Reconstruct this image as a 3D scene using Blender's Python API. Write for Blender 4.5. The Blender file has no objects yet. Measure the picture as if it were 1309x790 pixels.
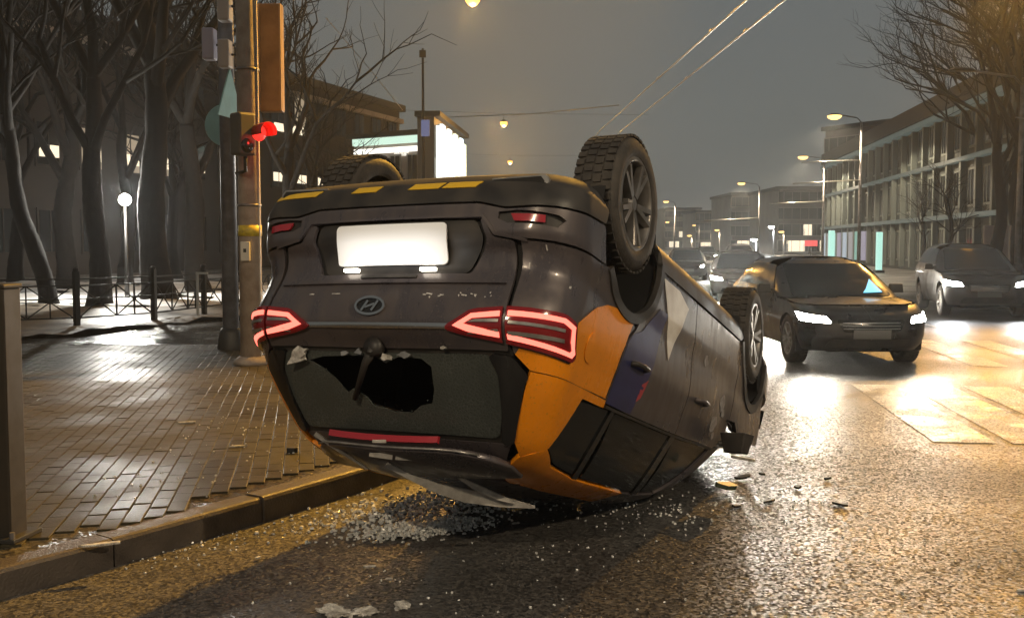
import bpy, bmesh, math, random
from mathutils import Vector, Matrix, Quaternion
from mathutils.geometry import tessellate_polygon
from mathutils import noise as mnoise

PI = math.pi
rad = math.radians
sc = bpy.context.scene
col = sc.collection
random.seed(11)

# ------------------------------------------------------------------ camera
CAM_H = 1.64
cam_d = bpy.data.cameras.new('camera')
cam = bpy.data.objects.new('camera', cam_d)
col.objects.link(cam)
cam.location = (0, 0, CAM_H)
cam.rotation_euler = (rad(90 - 3.653), 0, 0)
cam_d.sensor_width = 36.0
cam_d.lens = 1300.0 / 1309.0 * 36.0
cam_d.clip_start = 0.05
cam_d.clip_end = 3000
sc.camera = cam

# ------------------------------------------------------------------ night sky: overcast cloud lit by the town
world = bpy.data.worlds.new('World')
sc.world = world
world.use_nodes = True
wt = world.node_tree
wt.nodes.clear()
wo = wt.nodes.new('ShaderNodeOutputWorld')
sky = wt.nodes.new('ShaderNodeTexSky')
sky.sky_type = 'NISHITA'
sky.sun_disc = False
sky.sun_elevation = rad(3)
sky.sun_rotation = rad(200)
b1 = wt.nodes.new('ShaderNodeBackground')
b1.inputs['Strength'].default_value = 0.006
wt.links.new(sky.outputs[0], b1.inputs[0])
tc = wt.nodes.new('ShaderNodeTexCoord')
nz = wt.nodes.new('ShaderNodeTexNoise')
nz.inputs['Scale'].default_value = 1.3
nz.inputs['Detail'].default_value = 3
wt.links.new(tc.outputs['Generated'], nz.inputs['Vector'])
cr = wt.nodes.new('ShaderNodeValToRGB')
cr.color_ramp.elements[0].position = 0.35
cr.color_ramp.elements[1].position = 0.65
cr.color_ramp.elements[0].color = (0.116, 0.118, 0.108, 1)
cr.color_ramp.elements[1].color = (0.124, 0.133, 0.134, 1)
wt.links.new(nz.outputs['Fac'], cr.inputs[0])
b2 = wt.nodes.new('ShaderNodeBackground')
b2.inputs['Strength'].default_value = 0.98
wt.links.new(cr.outputs[0], b2.inputs[0])
ad = wt.nodes.new('ShaderNodeAddShader')
wt.links.new(b1.outputs[0], ad.inputs[0])
wt.links.new(b2.outputs[0], ad.inputs[1])
wt.links.new(ad.outputs[0], wo.inputs['Surface'])

# faint moon behind the cloud
sun_d = bpy.data.lights.new('sun', 'SUN')
sun_d.energy = 0.03
sun_d.angle = rad(20)
sun_d.color = (1.0, 0.95, 0.88)
sun = bpy.data.objects.new('sun', sun_d)
sun.rotation_euler = (rad(50), 0, rad(-20))
col.objects.link(sun)

vs = sc.view_settings
sc.display_settings.display_device = 'sRGB'
vs.view_transform = 'Standard'
vs.look = 'None'
vs.exposure = 0.0
vs.gamma = 1.0
vs.use_curve_mapping = False
cy = sc.cycles
cy.use_denoising = True
cy.sample_clamp_indirect = 3.0
cy.sample_clamp_direct = 0.0
cy.caustics_reflective = False
cy.caustics_refractive = False
cy.max_bounces = 6
cy.diffuse_bounces = 2
cy.glossy_bounces = 3
cy.transmission_bounces = 4
cy.volume_bounces = 0
cy.use_light_tree = True

SODIUM = (1.0, 0.50, 0.10)
WARM = (1.0, 0.80, 0.54)
COOL = (0.86, 0.95, 1.0)

# distances: horizontal place and height for a given distance from the viewer
def gx(px, d): return (px - 654.5) / 1300.0 * d
def hz(py, d): return CAM_H - (py - 312.0) / 1300.0 * d

# ------------------------------------------------------------------ materials
MATS = {}
def principled(name):
    m = bpy.data.materials.new(name)
    m.use_nodes = True
    nt = m.node_tree
    return m, nt, nt.nodes['Principled BSDF']

def mat(name, c, rough=0.5, metal=0.0, c2=None, scale=8.0, bump=0.0, bscale=60.0, rough2=None, coat=0.0, spec=0.5, emit=None, estr=0.0, detail=5, lo=0.35, hi=0.65, alpha=1.0, trans=0.0):
    if name in MATS: return MATS[name]
    m, nt, p = principled(name)
    p.inputs['Base Color'].default_value = (*c, 1)
    p.inputs['Roughness'].default_value = rough
    p.inputs['Metallic'].default_value = metal
    p.inputs['Specular IOR Level'].default_value = spec
    p.inputs['Coat Weight'].default_value = coat
    p.inputs['Coat Roughness'].default_value = 0.06
    if trans: p.inputs['Transmission Weight'].default_value = trans
    if alpha < 1: p.inputs['Alpha'].default_value = alpha
    if emit:
        p.inputs['Emission Color'].default_value = (*emit, 1)
        p.inputs['Emission Strength'].default_value = estr
    if c2 is not None or rough2 is not None or bump:
        t = nt.nodes.new('ShaderNodeTexCoord')
    if c2 is not None or rough2 is not None:
        n = nt.nodes.new('ShaderNodeTexNoise')
        n.inputs['Scale'].default_value = scale
        n.inputs['Detail'].default_value = detail
        nt.links.new(t.outputs['Object'], n.inputs['Vector'])
        r = nt.nodes.new('ShaderNodeMapRange')
        r.inputs['From Min'].default_value = lo
        r.inputs['From Max'].default_value = hi
        nt.links.new(n.outputs['Fac'], r.inputs['Value'])
        if c2 is not None:
            mx = nt.nodes.new('ShaderNodeMix'); mx.data_type = 'RGBA'
            mx.inputs[6].default_value = (*c, 1); mx.inputs[7].default_value = (*c2, 1)
            nt.links.new(r.outputs[0], mx.inputs[0])
            nt.links.new(mx.outputs[2], p.inputs['Base Color'])
        if rough2 is not None:
            m2 = nt.nodes.new('ShaderNodeMapRange')
            m2.inputs['To Min'].default_value = rough; m2.inputs['To Max'].default_value = rough2
            nt.links.new(r.outputs[0], m2.inputs['Value'])
            nt.links.new(m2.outputs[0], p.inputs['Roughness'])
    if bump:
        n2 = nt.nodes.new('ShaderNodeTexNoise')
        n2.inputs['Scale'].default_value = bscale
        n2.inputs['Detail'].default_value = 4
        nt.links.new(t.outputs['Object'], n2.inputs['Vector'])
        bp = nt.nodes.new('ShaderNodeBump')
        bp.inputs['Strength'].default_value = bump
        bp.inputs['Distance'].default_value = 0.02
        nt.links.new(n2.outputs['Fac'], bp.inputs['Height'])
        nt.links.new(bp.outputs[0], p.inputs['Normal'])
    MATS[name] = m
    return m

def emis(name, c, s):
    if name in MATS: return MATS[name]
    m, nt, p = principled(name)
    p.inputs['Base Color'].default_value = (0.02, 0.02, 0.02, 1)
    p.inputs['Emission Color'].default_value = (*c, 1)
    p.inputs['Emission Strength'].default_value = s
    MATS[name] = m
    return m

def asphalt(name, dry, wet, puddle_lo, puddle_hi, grain=110.0, rmin=0.16, rmax=0.55, bump=0.5, pscale=0.45, tilt=0.5):
    m, nt, p = principled(name)
    L = nt.links.new
    t = nt.nodes.new('ShaderNodeTexCoord')
    big = nt.nodes.new('ShaderNodeTexNoise'); big.inputs['Scale'].default_value = pscale; big.inputs['Detail'].default_value = 6
    L(t.outputs['Object'], big.inputs['Vector'])
    r = nt.nodes.new('ShaderNodeMapRange'); r.inputs['From Min'].default_value = puddle_lo; r.inputs['From Max'].default_value = puddle_hi
    L(big.outputs['Fac'], r.inputs['Value'])
    fine = nt.nodes.new('ShaderNodeTexVoronoi'); fine.inputs['Scale'].default_value = grain
    L(t.outputs['Object'], fine.inputs['Vector'])
    mid = nt.nodes.new('ShaderNodeTexNoise'); mid.inputs['Scale'].default_value = 22; mid.inputs['Detail'].default_value = 6
    L(t.outputs['Object'], mid.inputs['Vector'])
    cmx = nt.nodes.new('ShaderNodeMix'); cmx.data_type = 'RGBA'
    cmx.inputs[6].default_value = (*wet, 1); cmx.inputs[7].default_value = (*dry, 1)
    L(r.outputs[0], cmx.inputs[0])
    sep = nt.nodes.new('ShaderNodeSeparateColor')
    L(fine.outputs['Color'], sep.inputs[0])
    stone = nt.nodes.new('ShaderNodeMapRange'); stone.inputs['From Min'].default_value = 0; stone.inputs['From Max'].default_value = 1
    stone.inputs['To Min'].default_value = 0.35; stone.inputs['To Max'].default_value = 2.1
    L(sep.outputs[0], stone.inputs['Value'])
    mul = nt.nodes.new('ShaderNodeVectorMath'); mul.operation = 'SCALE'
    L(cmx.outputs[2], mul.inputs[0]); L(stone.outputs[0], mul.inputs['Scale'])
    L(mul.outputs[0], p.inputs['Base Color'])
    rr = nt.nodes.new('ShaderNodeMapRange'); rr.inputs['To Min'].default_value = rmin; rr.inputs['To Max'].default_value = rmax
    L(r.outputs[0], rr.inputs['Value']); L(rr.outputs[0], p.inputs['Roughness'])
    # relief: stones and a softer roll
    sm = nt.nodes.new('ShaderNodeMath'); sm.operation = 'MULTIPLY_ADD'
    L(mid.outputs['Fac'], sm.inputs[0]); sm.inputs[1].default_value = 0.7
    L(sep.outputs[1], sm.inputs[2])
    bp = nt.nodes.new('ShaderNodeBump'); bp.inputs['Distance'].default_value = 0.007
    bs = nt.nodes.new('ShaderNodeMapRange'); bs.inputs['To Min'].default_value = bump * 0.45; bs.inputs['To Max'].default_value = bump
    L(r.outputs[0], bs.inputs['Value']); L(bs.outputs[0], bp.inputs['Strength'])
    L(sm.outputs[0], bp.inputs['Height'])
    # every stone in the surface leans its own way
    gn = nt.nodes.new('ShaderNodeNewGeometry')
    sb = nt.nodes.new('ShaderNodeVectorMath'); sb.operation = 'SUBTRACT'; sb.inputs[1].default_value = (.5, .5, .5); L(fine.outputs['Color'], sb.inputs[0])
    sk = nt.nodes.new('ShaderNodeVectorMath'); sk.operation = 'SCALE'
    tl_ = nt.nodes.new('ShaderNodeMapRange'); tl_.inputs['To Min'].default_value = tilt * .6; tl_.inputs['To Max'].default_value = tilt; L(r.outputs[0], tl_.inputs['Value'])
    L(sb.outputs[0], sk.inputs[0]); L(tl_.outputs[0], sk.inputs['Scale'])
    sa_ = nt.nodes.new('ShaderNodeVectorMath'); sa_.operation = 'ADD'; L(gn.outputs['Normal'], sa_.inputs[0]); L(sk.outputs[0], sa_.inputs[1])
    sn = nt.nodes.new('ShaderNodeVectorMath'); sn.operation = 'NORMALIZE'; L(sa_.outputs[0], sn.inputs[0])
    L(sn.outputs[0], bp.inputs['Normal']); L(bp.outputs[0], p.inputs['Normal'])
    p.inputs['Specular IOR Level'].default_value = 0.5
    MATS[name] = m
    return m

M = {}
M['asphalt'] = asphalt('wet_asphalt', (0.062, 0.058, 0.053), (0.040, 0.037, 0.034), 0.34, 0.62, grain=74.0, rmin=0.33, rmax=0.55, bump=0.7, tilt=0.50)
M['paving_base'] = asphalt('wet_paving', (0.050, 0.043, 0.030), (0.030, 0.026, 0.018), 0.40, 0.60, grain=60, rmin=0.12, rmax=0.42, bump=0.35, pscale=0.6)
M['paver'] = None
M['kerb'] = mat('kerb_granite', (0.085, 0.070, 0.058), 0.38, c2=(0.045, 0.036, 0.030), scale=5, rough2=0.6, bump=0.3, bscale=70)
M['snow'] = mat('old_snow', (0.86, 0.86, 0.86), 0.7, c2=(0.55, 0.52, 0.48), scale=0.9, bump=0.6, bscale=5)
M['dirty_snow'] = mat('dirty_snow', (0.34, 0.27, 0.19), 0.6, c2=(0.10, 0.08, 0.06), scale=1.1, rough2=0.35, bump=0.6, bscale=9)
M['earth'] = mat('park_earth', (0.035, 0.03, 0.024), 0.8, c2=(0.07, 0.06, 0.05), scale=1.5, bump=0.4, bscale=12)
M['white_paint'] = asphalt('worn_road_paint', (0.46, 0.42, 0.35), (0.12, 0.11, 0.095), 0.36, 0.58, grain=74.0, rmin=0.35, rmax=0.55, bump=0.6, pscale=2.6, tilt=0.42)
M['grey_paint'] = mat('grey_car_paint', (0.088, 0.078, 0.074), 0.30, metal=0.25, c2=(0.115, 0.095, 0.080), scale=3.5, rough2=0.48, coat=0.45)
def dirty_paint(name, c, metal, coat, dirt=(.105, .085, .066), amount=.55):
    m, nt, p = principled(name); L = nt.links.new
    t = nt.nodes.new('ShaderNodeTexCoord')
    a = nt.nodes.new('ShaderNodeTexNoise'); a.inputs['Scale'].default_value = 2.6; a.inputs['Detail'].default_value = 8; a.inputs['Roughness'].default_value = .62; L(t.outputs['Object'], a.inputs['Vector'])
    mp = nt.nodes.new('ShaderNodeMapping'); mp.inputs['Scale'].default_value = (14, 14, 3.0); L(t.outputs['Object'], mp.inputs['Vector'])
    b = nt.nodes.new('ShaderNodeTexNoise'); b.inputs['Scale'].default_value = 1.0; b.inputs['Detail'].default_value = 6; L(mp.outputs[0], b.inputs['Vector'])
    v = nt.nodes.new('ShaderNodeTexNoise'); v.inputs['Scale'].default_value = 75; v.inputs['Detail'].default_value = 2; L(t.outputs['Object'], v.inputs['Vector'])
    sp = nt.nodes.new('ShaderNodeMapRange'); sp.inputs['From Min'].default_value = .62; sp.inputs['From Max'].default_value = .70; sp.inputs['To Max'].default_value = .7; L(v.outputs['Fac'], sp.inputs['Value'])
    s1 = nt.nodes.new('ShaderNodeMath'); s1.operation = 'ADD'; L(a.outputs['Fac'], s1.inputs[0]); L(b.outputs['Fac'], s1.inputs[1])
    r = nt.nodes.new('ShaderNodeMapRange'); r.inputs['From Min'].default_value = .85; r.inputs['From Max'].default_value = 1.25; r.inputs['To Max'].default_value = amount; L(s1.outputs[0], r.inputs['Value'])
    mx_ = nt.nodes.new('ShaderNodeMath'); mx_.operation = 'MAXIMUM'; L(r.outputs[0], mx_.inputs[0]); L(sp.outputs[0], mx_.inputs[1])
    mx = nt.nodes.new('ShaderNodeMix'); mx.data_type = 'RGBA'; mx.inputs[6].default_value = (*c, 1); mx.inputs[7].default_value = (*dirt, 1); L(mx_.outputs[0], mx.inputs[0]); L(mx.outputs[2], p.inputs['Base Color'])
    rr = nt.nodes.new('ShaderNodeMapRange'); rr.inputs['To Min'].default_value = .26; rr.inputs['To Max'].default_value = .70; L(mx_.outputs[0], rr.inputs['Value']); L(rr.outputs[0], p.inputs['Roughness'])
    iv = nt.nodes.new('ShaderNodeMath'); iv.operation = 'MULTIPLY_ADD'; iv.inputs[1].default_value = -coat; iv.inputs[2].default_value = coat; L(mx_.outputs[0], iv.inputs[0]); L(iv.outputs[0], p.inputs['Coat Weight'])
    p.inputs['Metallic'].default_value = metal; p.inputs['Coat Roughness'].default_value = .12
    bp = nt.nodes.new('ShaderNodeBump'); bp.inputs['Strength'].default_value = .05; bp.inputs['Distance'].default_value = .01; L(a.outputs['Fac'], bp.inputs['Height']); L(bp.outputs[0], p.inputs['Normal'])
    MATS[name] = m
    return m
M['grey_paint'] = dirty_paint('dirty_grey_car_paint', (.080, .069, .075), .3, .5, (.120, .096, .086), .6)
M['orange'] = dirty_paint('dirty_orange_wrap', (.88, .28, .005), 0, .18, (.50, .18, .015), .28)
M['orange_old'] = mat('orange_wrap', (0.80, 0.27, 0.012), 0.36, c2=(0.62, 0.21, 0.014), scale=4, rough2=0.5, coat=0.25)
M['blue'] = mat('navy_wrap', (0.012, 0.018, 0.120), 0.36, c2=(0.025, 0.028, 0.085), scale=5, rough2=0.5, coat=0.3)
M['white_wrap'] = mat('white_wrap', (0.80, 0.74, 0.66), 0.4, c2=(0.58, 0.50, 0.42), scale=6, coat=0.2)
M['black_plastic'] = mat('black_plastic', (0.020, 0.018, 0.017), 0.45, c2=(0.045, 0.038, 0.032), scale=6, rough2=0.65)
M['gloss_black'] = mat('gloss_black', (0.012, 0.011, 0.011), 0.12, coat=0.5, rough2=0.3, scale=5)
M['inner'] = mat('inner_black', (0.010, 0.009, 0.009), 0.8)
M['glass_dark'] = mat('tinted_glass', (0.008, 0.009, 0.009), 0.07, spec=0.6, rough2=0.2, scale=4)
def crazed_glass():
    m, nt, p = principled('crazed_glass'); L = nt.links.new
    t = nt.nodes.new('ShaderNodeTexCoord')
    v = nt.nodes.new('ShaderNodeTexVoronoi'); v.feature = 'DISTANCE_TO_EDGE'; v.inputs['Scale'].default_value = 60; L(t.outputs['Object'], v.inputs['Vector'])
    n = nt.nodes.new('ShaderNodeTexNoise'); n.inputs['Scale'].default_value = 5; n.inputs['Detail'].default_value = 5; L(t.outputs['Object'], n.inputs['Vector'])
    r = nt.nodes.new('ShaderNodeMapRange'); r.inputs['From Min'].default_value = .0; r.inputs['From Max'].default_value = .09; r.inputs['To Min'].default_value = 1; r.inputs['To Max'].default_value = 0; L(v.outputs['Distance'], r.inputs['Value'])
    g = nt.nodes.new('ShaderNodeMapRange'); g.inputs['From Min'].default_value = .35; g.inputs['From Max'].default_value = .65; g.inputs['To Min'].default_value = .15; g.inputs['To Max'].default_value = 1; L(n.outputs['Fac'], g.inputs['Value'])
    k = nt.nodes.new('ShaderNodeMath'); k.operation = 'MULTIPLY'; L(r.outputs[0], k.inputs[0]); L(g.outputs[0], k.inputs[1])
    mx = nt.nodes.new('ShaderNodeMix'); mx.data_type = 'RGBA'; mx.inputs[6].default_value = (.060, .066, .060, 1); mx.inputs[7].default_value = (.105, .115, .108, 1); L(k.outputs[0], mx.inputs[0]); L(mx.outputs[2], p.inputs['Base Color'])
    p.inputs['Roughness'].default_value = .22
    bp = nt.nodes.new('ShaderNodeBump'); bp.inputs['Strength'].default_value = .5; bp.inputs['Distance'].default_value = .004; L(v.outputs['Distance'], bp.inputs['Height']); L(bp.outputs[0], p.inputs['Normal'])
    return m
M['glass_broken'] = crazed_glass()
M['rubber'] = mat('tyre_rubber', (0.030, 0.026, 0.023), 0.7, c2=(0.060, 0.050, 0.040), scale=9, bump=0.2, bscale=60)
M['alloy'] = mat('alloy_wheel', (0.30, 0.28, 0.26), 0.38, metal=0.6, c2=(0.16, 0.14, 0.12), scale=8)
M['alloy_dark'] = mat('alloy_dark', (0.03, 0.028, 0.026), 0.4, metal=0.4)
M['chrome'] = mat('chrome', (0.62, 0.60, 0.58), 0.18, metal=1.0)
M['silver'] = mat('silver_trim', (0.50, 0.48, 0.45), 0.3, metal=0.7, c2=(0.3, 0.28, 0.26), scale=12)
M['red_lens'] = mat('red_lens', (0.20, 0.008, 0.010), 0.12, coat=0.6)
M['red_reflector'] = mat('red_reflector', (0.35, 0.02, 0.03), 0.2, coat=0.5)
M['tail_glow'] = emis('tail_light_glow', (1.0, 0.16, 0.11), 2.6)
M['plate'] = mat('number_plate', (0.85, 0.85, 0.85), 0.4)
M['lamp_white'] = emis('small_lamp', (1.0, 0.92, 0.75), 6)
M['steel'] = mat('galvanised_steel', (0.22, 0.21, 0.21), 0.45, metal=0.4, c2=(0.13, 0.12, 0.12), scale=7)
M['concrete'] = mat('pole_concrete', (0.38, 0.31, 0.25), 0.7, c2=(0.26, 0.20, 0.16), scale=6, bump=0.3, bscale=40)
M['dark_steel'] = mat('dark_steel', (0.03, 0.028, 0.026), 0.5, metal=0.3)
M['iron'] = mat('fence_iron', (0.010, 0.009, 0.008), 0.5)
M['bark'] = mat('bark', (0.010, 0.007, 0.005), 0.95, c2=(0.005, 0.004, 0.003), scale=6, bump=0.6, bscale=25)
M['bark_lamplit'] = mat('bark_lamplit', (0.095, 0.075, 0.045), 0.9, c2=(0.045, 0.034, 0.022), scale=5, bump=0.6, bscale=22)  # the same bark with warm lamplight put into its colour
M['debris_pale'] = mat('pale_debris', (0.62, 0.60, 0.56), 0.5, c2=(0.28, 0.26, 0.23), scale=25, bump=.5, bscale=80)
M['debris_dark'] = mat('dark_debris', (0.020, 0.019, 0.018), 0.45)
M['glass_crumb'] = mat('glass_crumb', (0.88, 0.88, 0.85), 0.25, spec=0.8, c2=(0.55, 0.55, 0.52), scale=30)

def paver_material():
    m, nt, p = principled('paver_stone'); L = nt.links.new
    g = nt.nodes.new('ShaderNodeNewGeometry'); oi = nt.nodes.new('ShaderNodeObjectInfo')
    n = nt.nodes.new('ShaderNodeTexNoise'); n.inputs['Scale'].default_value = .8; n.inputs['Detail'].default_value = 7; L(g.outputs['Position'], n.inputs['Vector'])
    f = nt.nodes.new('ShaderNodeTexNoise'); f.inputs['Scale'].default_value = 70; f.inputs['Detail'].default_value = 4; L(g.outputs['Position'], f.inputs['Vector'])
    k = nt.nodes.new('ShaderNodeTexNoise'); k.inputs['Scale'].default_value = 6.5; k.inputs['Detail'].default_value = 2; L(g.outputs['Position'], k.inputs['Vector'])
    r = nt.nodes.new('ShaderNodeMapRange'); r.inputs['From Min'].default_value = .42; r.inputs['From Max'].default_value = .60; L(n.outputs['Fac'], r.inputs['Value'])
    rr = nt.nodes.new('ShaderNodeMapRange'); rr.inputs['To Min'].default_value = .36; rr.inputs['To Max'].default_value = .66; L(r.outputs[0], rr.inputs['Value']); L(rr.outputs[0], p.inputs['Roughness'])
    s = nt.nodes.new('ShaderNodeMath'); s.operation = 'ADD'; L(k.outputs['Fac'], s.inputs[0]); L(f.outputs['Fac'], s.inputs[1])
    cr = nt.nodes.new('ShaderNodeValToRGB'); cr.color_ramp.elements[0].position = .65; cr.color_ramp.elements[1].position = 1.35
    cr.color_ramp.elements[0].color = (.016, .0135, .008, 1); cr.color_ramp.elements[1].color = (.038, .032, .019, 1)
    h = nt.nodes.new('ShaderNodeMath'); h.operation = 'MULTIPLY'; h.inputs[1].default_value = 1.0; L(s.outputs[0], h.inputs[0]); L(h.outputs[0], cr.inputs[0])
    L(cr.outputs[0], p.inputs['Base Color'])
    bp = nt.nodes.new('ShaderNodeBump'); bp.inputs['Strength'].default_value = .35; bp.inputs['Distance'].default_value = .006; L(s.outputs[0], bp.inputs['Height']); L(bp.outputs[0], p.inputs['Normal'])
    p.inputs['Specular IOR Level'].default_value = .24
    return m
M['paver'] = paver_material()

# ------------------------------------------------------------------ object helpers
def link(name, me, m=None, parent=None, smooth=False):
    o = bpy.data.objects.new(name, me)
    col.objects.link(o)
    if m is not None:
        me.materials.clear(); me.materials.append(m)
    if parent is not None: o.parent = parent
    if smooth:
        for p in me.polygons: p.use_smooth = True
    return o

def tag(o, label=None, cat=None, group=None, kind=None):
    if label: o['label'] = label
    if cat: o['category'] = cat
    if group: o['group'] = group
    if kind: o['kind'] = kind
    return o

def empty(name, loc=(0, 0, 0), rz=0.0):
    o = bpy.data.objects.new(name, None)
    col.objects.link(o)
    o.location = loc
    o.rotation_euler = (0, 0, rz)
    o.empty_display_size = 0.1
    return o

def copy_tree(o, parent=None):
    c = o.copy(); col.objects.link(c); c.parent = parent
    for ch in list(o.children): copy_tree(ch, c)
    return c

class MB:
    """collects simple solids into one mesh"""
    def __init__(s): s.v = []; s.f = []
    def add(s, vs, fs):
        b = len(s.v); s.v += [tuple(v) for v in vs]; s.f += [tuple(i + b for i in f) for f in fs]; return s
    def box(s, c, d, R=None, taper=1.0):
        x, y, z = d[0] / 2, d[1] / 2, d[2] / 2
        vs = []
        for sz in (-1, 1):
            k = taper if sz > 0 else 1.0
            for sx, sy in ((-1, -1), (1, -1), (1, 1), (-1, 1)):
                v = Vector((sx * x * k, sy * y * k, sz * z))
                if R is not None: v = R @ v
                vs.append(v + Vector(c))
        return s.add(vs, [(0, 3, 2, 1), (4, 5, 6, 7), (0, 1, 5, 4), (1, 2, 6, 5), (2, 3, 7, 6), (3, 0, 4, 7)])
    def tube(s, pts, r, n=8, caps=True):
        pts = [Vector(p) for p in pts]
        if not isinstance(r, (list, tuple)): r = [r] * len(pts)
        rings = []
        up = Vector((0, 0, 1))
        prev = None
        for i, p in enumerate(pts):
            t = (pts[min(i + 1, len(pts) - 1)] - pts[max(i - 1, 0)])
            t = t.normalized() if t.length > 1e-9 else Vector((0, 0, 1))
            if prev is None:
                a = t.cross(up)
                if a.length < 1e-3: a = t.cross(Vector((1, 0, 0)))
            else:
                a = prev - t * prev.dot(t)
            a.normalize(); prev = a
            b = t.cross(a)
            rings.append([p + (a * math.cos(2 * PI * k / n) + b * math.sin(2 * PI * k / n)) * r[i] for k in range(n)])
        vs = [v for ring in rings for v in ring]
        fs = []
        for i in range(len(pts) - 1):
            for k in range(n):
                fs.append((i * n + k, i * n + (k + 1) % n, (i + 1) * n + (k + 1) % n, (i + 1) * n + k))
        if caps:
            fs.append(tuple(range(n - 1, -1, -1)))
            fs.append(tuple((len(pts) - 1) * n + k for k in range(n)))
        return s.add(vs, fs)
    def lathe(s, prof, n=32, axis='y', c=(0, 0, 0)):
        """prof: (radius, along axis)"""
        vs = []; fs = []
        c = Vector(c)
        for (r, h) in prof:
            for k in range(n):
                a = 2 * PI * k / n
                if axis == 'y': v = Vector((r * math.cos(a), h, r * math.sin(a)))
                elif axis == 'z': v = Vector((r * math.cos(a), r * math.sin(a), h))
                else: v = Vector((h, r * math.cos(a), r * math.sin(a)))
                vs.append(v + c)
        m = len(prof)
        for i in range(m - 1):
            for k in range(n):
                fs.append((i * n + k, i * n + (k + 1) % n, (i + 1) * n + (k + 1) % n, (i + 1) * n + k))
        return s.add(vs, fs)
    def prism(s, poly, y0, y1, fn=None):
        """poly of (a,b) extruded along the third axis; fn(a,b,h)->xyz"""
        fn = fn or (lambda a, b, h: (a, h, b))
        n = len(poly)
        vs = [fn(a, b, y0) for a, b in poly] + [fn(a, b, y1) for a, b in poly]
        fs = [tuple(range(n)), tuple(range(2 * n - 1, n - 1, -1))]
        for i in range(n):
            j = (i + 1) % n
            fs.append((i, j, n + j, n + i))
        return s.add(vs, fs)
    def mesh(s, name):
        me = bpy.data.meshes.new(name)
        me.from_pydata(s.v, [], s.f)
        bm = bmesh.new(); bm.from_mesh(me)
        bmesh.ops.recalc_face_normals(bm, faces=bm.faces[:])
        bm.to_mesh(me); bm.free()
        return me
    def build(s, name, m, parent=None, smooth=False, bevel=0.0):
        o = link(name, s.mesh(name), m, parent, smooth)
        if bevel:
            b = o.modifiers.new('edge', 'BEVEL'); b.width = bevel; b.segments = 2; b.limit_method = 'ANGLE'
        return o

def interp(knots, z):
    """monotone cubic through (z, value) knots"""
    n = len(knots)
    if z <= knots[0][0]: return knots[0][1]
    if z >= knots[-1][0]: return knots[-1][1]
    for i in range(n - 1):
        if knots[i][0] <= z <= knots[i + 1][0]: break
    def sl(j): return (knots[j + 1][1] - knots[j][1]) / (knots[j + 1][0] - knots[j][0])
    def tn(j):
        if j == 0: return sl(0)
        if j == n - 1: return sl(n - 2)
        a, b = sl(j - 1), sl(j)
        return 0.0 if a * b <= 0 else 2 * a * b / (a + b)
    h = knots[i + 1][0] - knots[i][0]
    t = (z - knots[i][0]) / h
    y0, y1, m0, m1 = knots[i][1], knots[i + 1][1], tn(i) * h, tn(i + 1) * h
    return (2*t**3 - 3*t**2 + 1) * y0 + (t**3 - 2*t**2 + t) * m0 + (-2*t**3 + 3*t**2) * y1 + (t**3 - t**2) * m1

def fillet(poly, r=0.03, n=4, skip=()):
    out = []
    N = len(poly)
    for i in range(N):
        p = Vector(poly[i]); a = Vector(poly[i - 1]); b = Vector(poly[(i + 1) % N])
        da, db = (a - p), (b - p)
        if i in skip or da.length < 1e-6 or db.length < 1e-6: out.append(tuple(p)); continue
        k = min(r, da.length * 0.45, db.length * 0.45)
        p0 = p + da.normalized() * k; p2 = p + db.normalized() * k
        for j in range(n + 1):
            t = j / n
            q = p0 * (1 - t) ** 2 + p * 2 * t * (1 - t) + p2 * t * t
            out.append(tuple(q))
    return out

def resample(poly, step):
    out = []
    N = len(poly)
    for i in range(N):
        a = Vector(poly[i]); b = Vector(poly[(i + 1) % N])
        k = max(1, int((b - a).length / step))
        for j in range(k): out.append(tuple(a.lerp(b, j / k)))
    return out

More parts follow.
